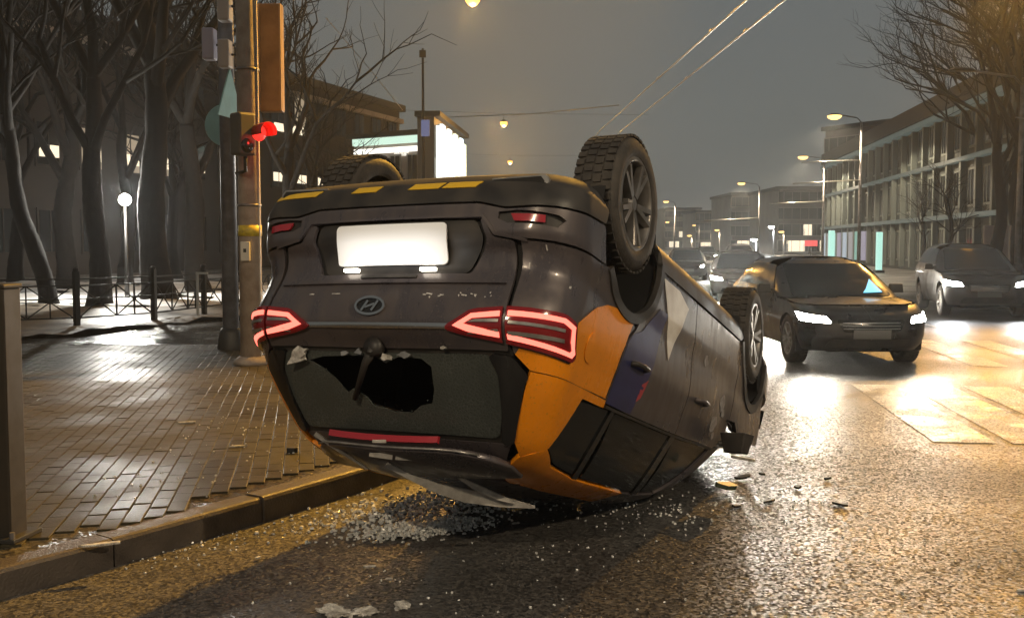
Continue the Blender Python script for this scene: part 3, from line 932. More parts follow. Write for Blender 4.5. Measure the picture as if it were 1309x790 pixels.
for sg in (1, -1):
    mir = lambda P: [(sg * a, b) for a, b in P]
    T = fillet(TL, .03, 3)
    for seg in (0, 1):
        lens = clip_u(T, None, .664) if seg == 0 else clip_u(T, .680, None)
        tl = hp('tail_lamp', [mir(lens)], M['red_lens'], off=.016, thick=.03, grid=.05)
        outer = inset(TL, .021); inn = inset(TL, .041)
        # lit loop: outer minus inner, cut at the lid seam
        o_ = clip_u(outer, None, .655) if seg == 0 else clip_u(outer, .690, None)
        i_ = clip_u(inn, None, .655) if seg == 0 else clip_u(inn, .690, None)
        # open C shape: outline out along outer, back along inner
        cut = .655 if seg == 0 else .690
        def open_path(P):
            k = [i for i in range(len(P)) if abs(P[i][0] - cut) < 1e-6 and abs(P[(i + 1) % len(P)][0] - cut) < 1e-6][0]
            return [P[(k + 1 + j) % len(P)] for j in range(len(P))]
        A, B = open_path(o_), open_path(i_)
        hp('light_loop', [mir(A + B[::-1])], M['tail_glow'], off=.021, thick=.008, grid=.05, parent=tl)
        lo_, hi_ = (.50, .652) if seg == 0 else (.694, .955)
        for zz in (.990, 1.032):
            hp('light_fin', [mir([(lo_ + (.04 if seg == 0 else 0), zz), (hi_, zz - .004), (hi_, zz + .010), (lo_, zz + .014)])], M['silver'], off=.020, thick=.006, grid=.06, parent=tl)

# --- flank panels (both sides)
def flank(sg):
    L = lambda P, sh=LOW: [side_loop(sh, dense(P, .06), sg)]
    # rear quarter: round the corner to the rear door, up to the waist
    q = [('u', .688, .612)] + xz((-.405, .612)) + arch(0, AZ, AR, 141, 84, 8) + xz((.10, .80), (.0, .87), (-.05, .98), (-.070, 1.200), (-.44, 1.200)) + [('u', .765, 1.19), ('u', .70, 1.12)]
    hp('rear_quarter', L(q), M['grey_paint'], thick=.02)
    d1 = arch(0, AZ, AR, 8, 50, 6) + xz((.12, .81), (.015, .88), (-.035, .985), (-.055, 1.215), (.30, 1.222), (1.10, 1.222), (1.115, .80), (1.10, .42))
    hp('rear_door', L(d1), M['grey_paint'], thick=.02)
    d2 = xz((1.112, .42), (1.128, .80), (1.112, 1.222), (1.95, 1.222), (2.16, 1.13), (2.20, .80), (2.23, .42))
    hp('front_door', L(d2), M['grey_paint'], thick=.02)
    f = xz((2.242, .42), (2.212, .80), (2.175, 1.12 - .13), (2.40, .975), (3.0, .975), (3.10, .80)) + arch(WB, AZ, AR, 22, 172, 14)
    hp('front_wing', L(f), M['grey_paint'], thick=.02)
    sill = arch(0, AZ, AR, -8, 4, 2) + xz((.44, .41), (2.24, .41)) + arch(WB, AZ, AR, 176, 188, 2) + xz((2.2, .235), (.5, .235))
    hp('sill', L(sill), M['black_plastic'], off=.006, thick=.04)
    for cx_ in (0, WB):
        a0, a1 = (142, 6) if cx_ == 0 else (172, 10)
        ring_ = arch(cx_, AZ, AR - .012, a0, a1, 18) + arch(cx_, AZ, AR + .042, a1, a0, 18)
        hp('arch_trim', L(ring_), M['black_plastic'], off=.010, thick=.03, grid=.08)
        wl = MB()
        prof = []
        vs = []; fs = []
        for k in range(19):
            a = rad(-20 + 220 * k / 18)
            for yy in (.56, .875):
                vs.append((cx_ + (AR + .01) * math.cos(a), sg * yy, AZ + (AR + .01) * math.sin(a)))
        for k in range(18): fs.append((2 * k, 2 * k + 1, 2 * k + 3, 2 * k + 2))
        wl.add(vs, fs)
        disc = [(cx_ + (AR + .01) * math.cos(rad(-20 + 220 * k / 18)), sg * .56, AZ + (AR + .01) * math.sin(rad(-20 + 220 * k / 18))) for k in range(19)]
        wl.add(disc, [tuple(range(19))])
        wl.build('wheel_housing', M['inner'], hero, True)
    # glass: front door, rear door, quarter
    def U(P): return [side_loop(UP, fillet3(P), sg)]
    hp('front_side_glass', U(xz((1.16, 1.245), (1.90, 1.245), (1.66, 1.43), (1.38, 1.575), (1.15, 1.59))), M['glass_dark'], UP, off=-.012, thick=.006)
    hp('rear_side_glass', U(xz((.13, 1.245), (1.06, 1.245), (1.05, 1.59), (.20, 1.585))), M['glass_dark'], UP, off=-.012, thick=.006)
    hp('quarter_glass', U(xz((-.31, 1.258), (.07, 1.245), (.13, 1.582), (-.20, 1.562), (-.37, 1.50))), M['glass_dark'], UP, off=-.012, thick=.006)
    hp('centre_pillar', [side_loop(UP, xz((1.065, 1.23), (1.155, 1.23), (1.145, 1.60), (1.055, 1.60)), sg)], M['gloss_black'], UP, off=-.004, thick=.02)
    hp('rear_pillar', [side_loop(UP, xz((.075, 1.23), (.125, 1.23), (.195, 1.60), (.135, 1.60)), sg)], M['gloss_black'], UP, off=-.004, thick=.02)
    ap = xz((1.91, 1.228), (2.10, 1.20), (1.80, 1.42), (1.50, 1.585), (1.38, 1.585), (1.67, 1.435))
    hp('windscreen_pillar', [side_loop(UP, dense(ap, .08), sg)], M['grey_paint'], UP, thick=.03)
    # roof rail above the glass, orange towards the tail on the near flank
    cr_ = xz((-.385, 1.505), (-.21, 1.574), (.13, 1.594), (.90, 1.602), (.90, 1.662), (-.16, 1.662)) + [('u', .45, 1.655), ('u', .62, 1.56)]
    hp('roof_side', [side_loop(UP, dense(cr_, .06), sg)], M['orange'], UP, thick=.03)
    hp('roof_side', [side_loop(UP, dense(xz((.905, 1.602), (1.15, 1.60), (1.38, 1.585), (1.42, 1.60), (1.25, 1.662), (.905, 1.662)), .06), sg)], M['grey_paint'], UP, thick=.03)
    # tail pillar in orange, black wing beside the rear window
    dp = xz((-.05, 1.205), (-.05, 1.243), (-.315, 1.243), (-.382, 1.50)) + [('u', .625, 1.585), ('u', .622, 1.50), ('u', .735, 1.25), ('u', .765, 1.195)]
    hp('tail_pillar', [side_loop(UP, dense(dp, .06), sg)], M['orange'], UP, thick=.03)
    wing = [(.575, 1.135), (.69, 1.135), (.755, 1.215), (.728, 1.25), (.622, 1.505), (.56, 1.515), (.60, 1.36), (.615, 1.22)]
    hp('window_wing', [[(sg * a, b) for a, b in fillet(wing, .03)]], M['gloss_black'], UP, off=.008, thick=.03)
    hp('waist_strip', [side_loop(UP, dense(xz((-.05, 1.226), (1.90, 1.226), (1.90, 1.240), (-.05, 1.240)), .1), sg)], M['black_plastic'], UP, off=.012, thick=.02)
    # handles
    for hx in (.10, 1.26):
        hb = MB()
        P0 = Vector(LOW.pt('R', LOW.u('R', hx, .985), .985)); P1 = Vector(LOW.pt('R', LOW.u('R', hx + .20, .985), .985))
        for P in (P0, P1): P.y *= sg
        out = Vector((0, sg * .038, 0))
        hb.tube([P0, P0 + out * .8 + Vector((.02, 0, 0)), P0.lerp(P1, .5) + out, P1 + out * .8 - Vector((.02, 0, 0)), P1], .014, 8)
        hb.build('door_handle', M['black_plastic'] if hx < 1 else M['grey_paint'], hero, True)
def fillet3(P):
    q = fillet([(a, b) for _, a, b in P], .035, 4)
    q = resample(q, .10)
    return [('x', a, b) for a, b in q]
sides(flank)

# wraps on the near flank (car's left): orange, navy, white arrow, red tip
def wrap(name, P, m, off=.0022):
    return hp(name, [side_loop(LOW, dense(P, .05), 1)], m, off=off, thick=.0018)
wrap('orange_wrap', [('u', 1.055, .935)] + xz((-.42, .82), (-.29, .775), (-.14, .757), (.0, .758), (.075, .78), (.01, .865), (-.055, .975), (-.074, 1.198), (-.43, 1.198)) + [('u', .765, 1.188), ('u', .705, 1.128), ('u', .73, 1.10), ('u', .99, 1.126), ('u', 1.052, 1.09)], M['orange'])
wrap('navy_wrap', xz((.09, .835), (.22, .79), (.43, .62), (.56, .62), (.46, .86), (.30, 1.218), (-.045, 1.218), (-.028, .99), (.02, .89)), M['blue'])
wrap('white_wrap', xz((.455, .44), (.74, .44), (.93, .50), (.66, .86), (.58, .66)), M['white_wrap'], .0028)
wrap('red_mark', xz((.33, 1.055), (.405, 1.02), (.375, 1.12), (.32, 1.15)), mat('red_mark', (.45, .05, .06), .4))
# torn paint near the crushed front door
sr = random.Random(3)
for (cx_, cz_, s_) in ((1.93, .905, .085), (1.80, 1.055, .095), (2.0, .95, .05), (1.42, .72, .05), (1.86, 1.14, .04)):
    k = 11
    P = [('x', cx_ + s_ * (.6 + .6 * sr.random()) * math.cos(2 * PI * i / k), cz_ + s_ * .75 * (.5 + .6 * sr.random()) * math.sin(2 * PI * i / k)) for i in range(k)]
    wrap('scraped_paint', P, mat('scraped_paint', (.36, .33, .32), .6, c2=(.2, .18, .17), scale=30), .003)
fl = MB(); pc = Vector(LOW.pt('R', LOW.u('R', -.42, 1.01), 1.01))
hp('fuel_flap', [side_loop(LOW, [('x', -.40 + .085 * math.cos(2 * PI * k / 20), 1.01 + .075 * math.sin(2 * PI * k / 20)) for k in range(20)], 1)], M['orange'], off=.006, thick=.006, grid=.05)

# --- rear window: shattered, with a hole; spoiler and its lamp
rw = fillet([(-.585, 1.140), (.585, 1.140), (.615, 1.215), (.60, 1.36), (.555, 1.495), (-.555, 1.495), (-.60, 1.36), (-.615, 1.215)], .04)
hole = [(-.44, 1.185), (-.35, 1.165), (-.22, 1.158), (-.05, 1.155), (.02, 1.19), (.09, 1.158), (.22, 1.165), (.27, 1.20), (.265, 1.30), (.24, 1.36), (.17, 1.375), (.12, 1.405), (.02, 1.41), (-.03, 1.395), (-.10, 1.385), (-.125, 1.35), (-.16, 1.33), (-.18, 1.345), (-.20, 1.31), (-.235, 1.33), (-.29, 1.27), (-.36, 1.22)]
hp('rear_window', [rw, hole], M['glass_broken'], UP, off=-.006, thick=.006, grid=.08)
hp('window_surround', [fillet([(-.70, 1.10), (.70, 1.10), (.66, 1.52), (-.66, 1.52)], .04), fillet([(-.57, 1.150), (.57, 1.150), (.60, 1.215), (.585, 1.36), (.54, 1.485), (-.54, 1.485), (-.585, 1.36), (-.60, 1.215)], .04)], M['black_plastic'], UP, off=-.016, thick=.02, grid=.08)
# bent pieces left at the window's lower edge
for (y_, z_, s_, mm) in ((-.50, 1.165, .09, 'debris_pale'), (-.46, 1.150, .05, 'debris_pale'), (-.20, 1.150, .035, 'silver'), (-.12, 1.142, .03, 'silver'), (.04, 1.165, .045, 'debris_pale'), (.14, 1.15, .04, 'silver'), (.36, 1.118, .022, 'debris_pale')):
    p = on_tail(y_, z_, .03); p = Vector(UP.pt('R', y_, z_)) + Vector((-.02, 0, 0))
    b = MB(); rr = random.Random(int(y_ * 100) + 999)
    s_ *= .62; k = 9; pts = [(s_ * (.3 + .9 * rr.random()) * math.cos(2 * PI * i / k) * 1.5, s_ * (.4 + .6 * rr.random()) * math.sin(2 * PI * i / k)) for i in range(k)]
    b.prism(pts, -.006, .006, lambda a, b_, h: (p.x + h, p.y + a, p.z + b_))
    b.build('torn_trim', M[mm], hero)
wm = MB()
w0 = Vector(UP.pt('R', -.02, 1.13)); w1 = Vector(UP.pt('R', -.18, 1.36))
wm.tube([w0 + Vector((-.04, 0, 0)), w0.lerp(w1, .3) + Vector((-.06, 0, 0)), w1 + Vector((-.03, 0, 0))], [.028, .018, .012], 8)
wm.lathe([(0, 0), (.045, 0), (.045, .05), (0, .05)], 16, 'x', w0 + Vector((-.06, 0, -.01)))
wm.build('rear_wiper', M['black_plastic'], hero, True)

def spoil(xa, za, xb, zb, yb):
    vs = []; fs = []
    n = 16
    for i in range(n + 1):
        y = -1 + 2 * i / n
        s_ = 1 - .10 * y * y
        drop = .035 * y * y; e4 = .24 * abs(y) ** 5
        vs += [(xa + .07 * y * y, y * yb, za - drop), (xb + .05 * y * y + e4, y * yb * 1.0, zb - drop + e4 * .22), (xb + .012 + .05 * y * y + e4, y * yb * 1.0, zb - .030 - drop + e4 * .22), (xa + .03 + .07 * y * y, y * yb, za - .075 - drop)]
    for i in range(n):
        for j in range(4):
            fs.append((i * 4 + j, i * 4 + (j + 1) % 4, (i + 1) * 4 + (j + 1) % 4, (i + 1) * 4 + j))
    fs += [(0, 1, 2, 3), tuple(n * 4 + k for k in (3, 2, 1, 0))]
    return MB().add(vs, fs)
so = spoil(-.36, 1.665, -.70, 1.575, .545).build('spoiler', M['grey_paint'], hero, True)
sb_ = so.modifiers.new('edge', 'BEVEL'); sb_.width = .008; sb_.segments = 2; sb_.limit_method = 'ANGLE'
bl_ = MB(); vs = []
for i in range(13):
    y = -1 + i / 6
    for (dx, dz) in ((0, 0), (-.020, -.004), (-.016, -.034), (.004, -.034)):
        vs.append((-.700 + .03 * y * y + dx, -.02 + y * .305, 1.538 - .012 * y * y + dz))
fs = []
for i in range(12):
    for j in range(4): fs.append((i * 4 + j, i * 4 + (j + 1) % 4, (i + 1) * 4 + (j + 1) % 4, (i + 1) * 4 + j))
fs += [(0, 1, 2, 3), (51, 50, 49, 48)]
bl_.add(vs, fs); bl_.build('brake_lamp', M['red_reflector'], so)
MB().tube([(-.712 + .05 * (k / 6 - 1) ** 2 + .24 * abs(k / 6 - 1) ** 5, (k / 6 - 1) * .545, 1.560 - .035 * (k / 6 - 1) ** 2 + .05 * abs(k / 6 - 1) ** 5) for k in range(1, 12)], .006, 6).build('spoiler_edge_trim', M['silver'], so, True)

gr = random.Random(8)
for k in range(16):
    ua = gr.uniform(.22, .62); za = .868 + gr.gauss(0, .010) + .02 * (ua - .3); w_ = gr.uniform(.004, .022)
    hp('scrape', [[(ua, za), (ua + w_, za + .002), (ua + w_ * .9, za + .006 + gr.uniform(0, .006)), (ua + w_ * .1, za + .007)]], mat('scraped_metal', (.50, .48, .46), .45), off=.0015, thick=.001, grid=.1)
for (ua, za, w_, h_) in ((-.44, .86, .03, .006), (-.30, .86, .05, .004), (.02, .80, .20, .003), (.72, .70, .006, .03), (.80, .62, .006, .022), (.93, .78, .012, .012)):
    hp('scrape', [[(ua, za), (ua + w_, za), (ua + w_, za + h_), (ua, za + h_)]], mat('scraped_metal', (.50, .48, .46), .45), off=.0015, thick=.001, grid=.1)
rim_ = MB()
for i in range(len(hole)):
    a_, b_ = hole[i], hole[(i + 1) % len(hole)]
    for j in range(2):
        t_ = gr.random(); q_ = (a_[0] + (b_[0] - a_[0]) * t_ + gr.gauss(0, .010), a_[1] + (b_[1] - a_[1]) * t_ + gr.gauss(0, .010))
        P_ = Vector(UP.pt('R', *q_)); s__ = gr.uniform(.002, .006)
        rim_.box(P_ + Vector((-.004, 0, 0)), (s__ * .5, s__, s__ * .8), Matrix.Rotation(gr.uniform(0, 3), 3, 'X'))
ro_ = rim_.build('broken_glass_edge', M['glass_broken'], hero); ro_['kind'] = 'stuff'

# --- roof, bonnet, windscreen, nose, floor
def roof_z(x, y):
    k = max(0, 1 - (y / .47) ** 2) * max(0, min(1, (x + .32) / .35)) ** .5 * max(0, min(1, (1.27 - x) / .3)) ** .5
    return 1.655 + .035 * k
def roofpt(x, y):
    return hero_def(x, y, roof_z(x, y))
edge = [UP.raw('R', u_, 1.66)[:2] for u_ in [i * .05 for i in range(0, 60)] if UP.raw('R', u_, 1.66)[0] < .9]
edgef = [UP.raw('F', u_, 1.66)[:2] for u_ in [i * .05 for i in range(0, 40)] if UP.raw('F', u_, 1.66)[0] > .9]
ol = edge + edgef[::-1]
ol = ol + [(x, -y) for x, y in ol[::-1]][1:-1]
me = patch_mesh('roof', [ol], roofpt, .0, .02, .12); me.materials.append(M['grey_paint']); link('roof', me, None, hero)
# the rim between roof sheet and windscreen
hp('roof_header', [[(-.62, 1.585), (.62, 1.585), (.52, 1.655), (-.52, 1.655)]], M['grey_paint'], UP, 'F', thick=.03, grid=.08)
hp('tail_header', [[(-.60, 1.52), (.60, 1.52), (.48, 1.66), (-.48, 1.66)]], M['grey_paint'], UP, 'R', off=-.01, thick=.02, grid=.08)
hp('windscreen', [fillet([(-.80, 1.00), (.80, 1.00), (.62, 1.58), (-.62, 1.58)], .04)], M['glass_dark'], UP, 'F', off=-.008, thick=.006, grid=.08)
def bonpt(x, y):
    z = .985 + .045 * max(0, 1 - (y / .8) ** 2) * max(0, min(1, (3.36 - x) / .5)) ** .5
    p = hero_def(x, y, .985)
    return p[0], p[1], p[2] + z - .985
bl2 = [(2.30, -.86), (2.5, -.88), (3.0, -.82), (3.22, -.62), (3.28, -.3), (3.30, 0), (3.28, .3), (3.22, .62), (3.0, .82), (2.5, .88), (2.30, .86), (2.45, .5), (2.50, 0), (2.45, -.5)]
me = patch_mesh('bonnet', [fillet(bl2, .05)], bonpt, .0, .02, .12); me.materials.append(M['grey_paint']); link('bonnet', me, None, hero)
fu = LOW.u('F', 3.13, .6)
hp('front_bumper', [fillet([(-fu, .24), (fu, .24), (fu, .62), (.9, .70), (.55, .80), (-.55, .80), (-.9, .70), (-fu, .62)], .04)], M['grey_paint'], LOW, 'F', thick=.02, grid=.1)
hp('front_grille', [fillet([(-.5, .42), (.5, .42), (.56, .70), (-.56, .70)], .05)], M['gloss_black'], LOW, 'F', off=.008, thick=.02, grid=.1)
for sg in (1, -1):
    hp('front_lamp', [[(sg * a, b) for a, b in fillet([(.58, .74), (1.05, .72), (1.15, .86), (.62, .84)], .03)]], M['glass_dark'], LOW, 'F', off=.006, thick=.02, grid=.1)
fp = [(-.62, -.62), (-.40, -.80), (-.40, -.55), (.42, -.55), (.42, -.80), (WB - .44, -.80), (WB - .44, -.55), (WB + .44, -.55), (WB + .44, -.78), (3.35, -.5), (3.40, 0)]
fp = fp + [(x, -y) for x, y in fp[::-1]][1:] if False else fp + [(x, -y) for x, y in fp[:-1][::-1]]
me = patch_mesh('floor_pan', [fp], lambda x, y: (x, y, .245 + .03 * math.cos(y * 7)), 0, .01, .3); me.materials.append(M['black_plastic']); link('floor_pan', me, None, hero)
# lower diffuser under the tail with its moulded slots, lit from above now
dm = MB()
for i in range(12):
    pass
vs = []; fs = []
n = 20
for i in range(n + 1):
    u_ = -.92 + 1.84 * i / n
    p = LOW.pt('R', u_, .24)
    q = LOW.pt('R', u_, .21)
    vs += [(p[0] - .004, p[1], p[2]), (q[0] + .03, q[1], .205), (q[0] + .30, q[1] * .92, .225)]
for i in range(n):
    for j in range(2): fs.append((i * 3 + j, i * 3 + j + 1, (i + 1) * 3 + j + 1, (i + 1) * 3 + j))
dm.add(vs, fs); dm.build('diffuser', M['grey_paint'], hero, True)
for (ua, ub_) in ((-.78, -.52), (-.26, -.14), (.08, .22), (.27, .42)):
    hp('yellow_glint', [[(ua, .318), (ub_ + .03, .318), (ub_, .350), (ua - .03, .350)]], mat('yellow_lamp_glint', (.75, .46, .03), .35), off=.008, thick=.004, grid=.08)  # sodium lamp reflections along the bumper edge, painted as flat yellow strips
for sg in (1, -1):
    tp = MB()
    c = Vector(LOW.pt('R', sg * .62, .335))
    P = [(-.14, -.045), (.14, -.050), (.16, -.02), (.15, .04), (-.10, .035), (-.15, 0)]
    tp.prism(P, -.02, .012, lambda a, b, h: (c.x + h + .02 + abs(a) * .12, c.y + sg * a, c.z + b))
    tpo = tp.build('exhaust_finisher', M['silver'], hero, bevel=.01)
    ip = MB()
    P2 = [(a * .86, b * .70) for a, b in P]
    ip.prism(P2, -.025, .0, lambda a, b, h: (c.x + h + .02 + abs(a) * .12, c.y + sg * a, c.z + b))
    ip.build('exhaust_opening', M['inner'], tpo)
ub = MB()
ub.tube([(0, -.70, .19), (0, -.3, .24), (0, .3, .24), (0, .70, .19)], .04, 10)
ub.build('rear_axle', M['dark_steel'], hero, True)
ub = MB(); ub.lathe([(0, -.32), (.09, -.30), (.10, 0), (.09, .30), (0, .32)], 18, 'y', (-.42, .05, .235)); ub.build('muffler', M['steel'], hero, True)
MB().tube([(-.42, .0, .21), (.3, .12, .19), (1.2, .05, .18), (2.4, .02, .2)], .03, 8).build('exhaust_pipe', M['steel'], hero, True)
MB().tube([(WB, -.70, .22), (WB, 0, .25), (WB, .70, .22)], .04, 10).build('front_axle', M['dark_steel'], hero, True)
for (x_, s_) in ((.0, 1), (.0, -1), (WB, 1), (WB, -1)):
    st = MB(); pts = []
    for k in range(60):
        a = k * .6
        pts.append((x_ - .03 + .06 * math.cos(a), s_ * .60 + .06 * math.sin(a), .22 + .3 * k / 59))
    st.tube(pts, .008, 5); st.build('spring', M['dark_steel'], hero, True)
# cabin: seats seen through the broken window
for (x_, y_) in ((.42, -.42), (.42, .42), (1.35, -.38), (1.35, .38)):
    s_ = MB()
    s_.box((x_, y_, .95), (.14, .50, .60), Matrix.Rotation(rad(-14), 3, 'Y'), .86)
    s_.box((x_ + .26, y_, .66), (.52, .50, .14))
    so_ = s_.build('seat', M['inner'], hero, bevel=.03)
    MB().box((x_ - .09, y_, 1.34), (.09, .24, .16), None, .8).build('headrest', M['inner'], so_, bevel=.03)
hp('headliner', [[(-1.5, 1.20), (1.5, 1.20), (1.3, 1.62), (-1.3, 1.62)]], M['inner'], UP, 'R', off=-.06, thick=.004, grid=.15) if False else None
me = patch_mesh('headliner', [[(-.25, -.52), (1.2, -.52), (1.2, .52), (-.25, .52)]], roofpt, -.05, .005, .2); me.materials.append(M['inner']); link('headliner', me, None, hero)
me = patch_mesh('cargo_floor', [[(-.66, -.55), (.5, -.55), (.5, .55), (-.66, .55)]], lambda x, y: (x, y, .72), 0, .005, .2); me.materials.append(M['inner']); link('cargo_floor', me, None, hero)

# mirrors
for sg in (1, -1):
    mb = MB()
    mb.box((1.96, sg * 1.0, 1.16), (.13, .19, .13), Matrix.Rotation(sg * .3, 3, 'Z'), .7)
    mb.tube([(1.95, sg * .88, 1.17), (1.97, sg * .97, 1.15)], .022, 8)
    mo = mb.build('door_mirror', M['black_plastic'], hero, bevel=.045); mo.modifiers[0].segments = 4

# wheels, hanging low on their springs
add_wheel(hero, 'hero', (0.0, .785, .165), 1, 0.0, .25, R=.358, rim=.240, w=.225)
add_wheel(hero, 'hero', (0.0, -.785, .165), -1, 0.0, .9, R=.358, rim=.240, w=.225)
add_wheel(hero, 'hero', (WB, .790, .265), 1, rad(-3), .5, R=.358, rim=.240, w=.225)
add_wheel(hero, 'hero', (WB, -.790, .265), -1, rad(-3), 0, R=.358, rim=.240, w=.225)

HI = hero.matrix_world.inverted() if False else (Matrix.Translation((-0.1373, 5.735, 0.340 + CAM_H)) @ HR.to_4x4()).inverted()
def hang(name, pts, w, h, m):
    # flat ribbon through world points, hanging from the spoiler
    vs = []; fs = []
    P = [Vector(p) for p in pts]
    for i, p in enumerate(P):
        t = (P[min(i + 1, len(P) - 1)] - P[max(i - 1, 0)]).normalized()
        up_ = Vector((0, -.25, 1)); up_ = (up_ - t * up_.dot(t)).normalized(); o_ = t.cross(up_)
        k = w[i] if isinstance(w, (list, tuple)) else w
        for (a, b) in ((-1, -1), (1, -1), (1, 1), (-1, 1)): vs.append(HI @ (p + up_ * a * k + o_ * b * h))
    for i in range(len(P) - 1):
        for j in range(4): fs.append((i * 4 + j, i * 4 + (j + 1) % 4, (i + 1) * 4 + (j + 1) % 4, (i + 1) * 4 + j))
    fs += [(0, 1, 2, 3), tuple((len(P) - 1) * 4 + k for k in (3, 2, 1, 0))]
    return MB().add(vs, fs).build(name, m, hero)
def wp3(px, py, d): return (gx(px, d), d, hz(py, d))
pw = mat('pale_trim_strip', (.62, .59, .54), .35, c2=(.40, .37, .33), scale=18)
hang('hanging_trim', [wp3(492, 596, 4.86), wp3(520, 611, 4.90), wp3(555, 626, 4.96), wp3(595, 637, 5.02), wp3(640, 645, 5.08), wp3(684, 652, 5.14)], [.012, .014, .024, .036, .028, .006], .006, pw)
hang('hanging_trim', [wp3(583, 612, 4.92), wp3(610, 627, 4.98), wp3(640, 640, 5.04), wp3(660, 647, 5.08)], [.005, .016, .014, .004], .005, pw)
hang('torn_trim', [wp3(470, 583, 4.74), wp3(500, 586, 4.75)], [.008, .014], .005, pw)
hang('torn_trim', [wp3(504, 586, 4.75), wp3(526, 588, 4.76)], [.014, .012], .005, pw)
hang('torn_trim', [wp3(474, 566, 4.66), wp3(492, 566, 4.66)], [.006, .006], .004, pw)
hang('torn_trim', [wp3(400, 556, 4.9), wp3(432, 578, 4.92), wp3(468, 602, 4.95)], [.010, .008, .004], .006, M['silver'])

# ------------------------------------------------------------------ traffic
M['black_paint'] = mat('black_car_paint', (.016, .015, .016), .25, c2=(.035, .032, .030), scale=3, rough2=.45, coat=.6)
M['bronze_paint'] = mat('dark_olive_car_paint', (.05, .046, .038), .28, c2=(.07, .06, .05), scale=3, rough2=.45, coat=.6)
M['silver_paint'] = mat('silver_car_paint', (.26, .26, .26), .3, metal=.4, c2=(.18, .17, .16), scale=3, rough2=.5, coat=.4)
M['head_glow'] = emis('headlamp_glow', (1.0, .93, .80), 90)
M['head_glow_cool'] = emis('headlamp_glow_cool', (.92, .97, 1.0), 80)
M['head_glow_far'] = emis('headlamp_glow_far', (1.0, .96, .86), 120)
M['glare_blue'] = emis('blue_glare', (.10, .62, 1.0), 1.5)

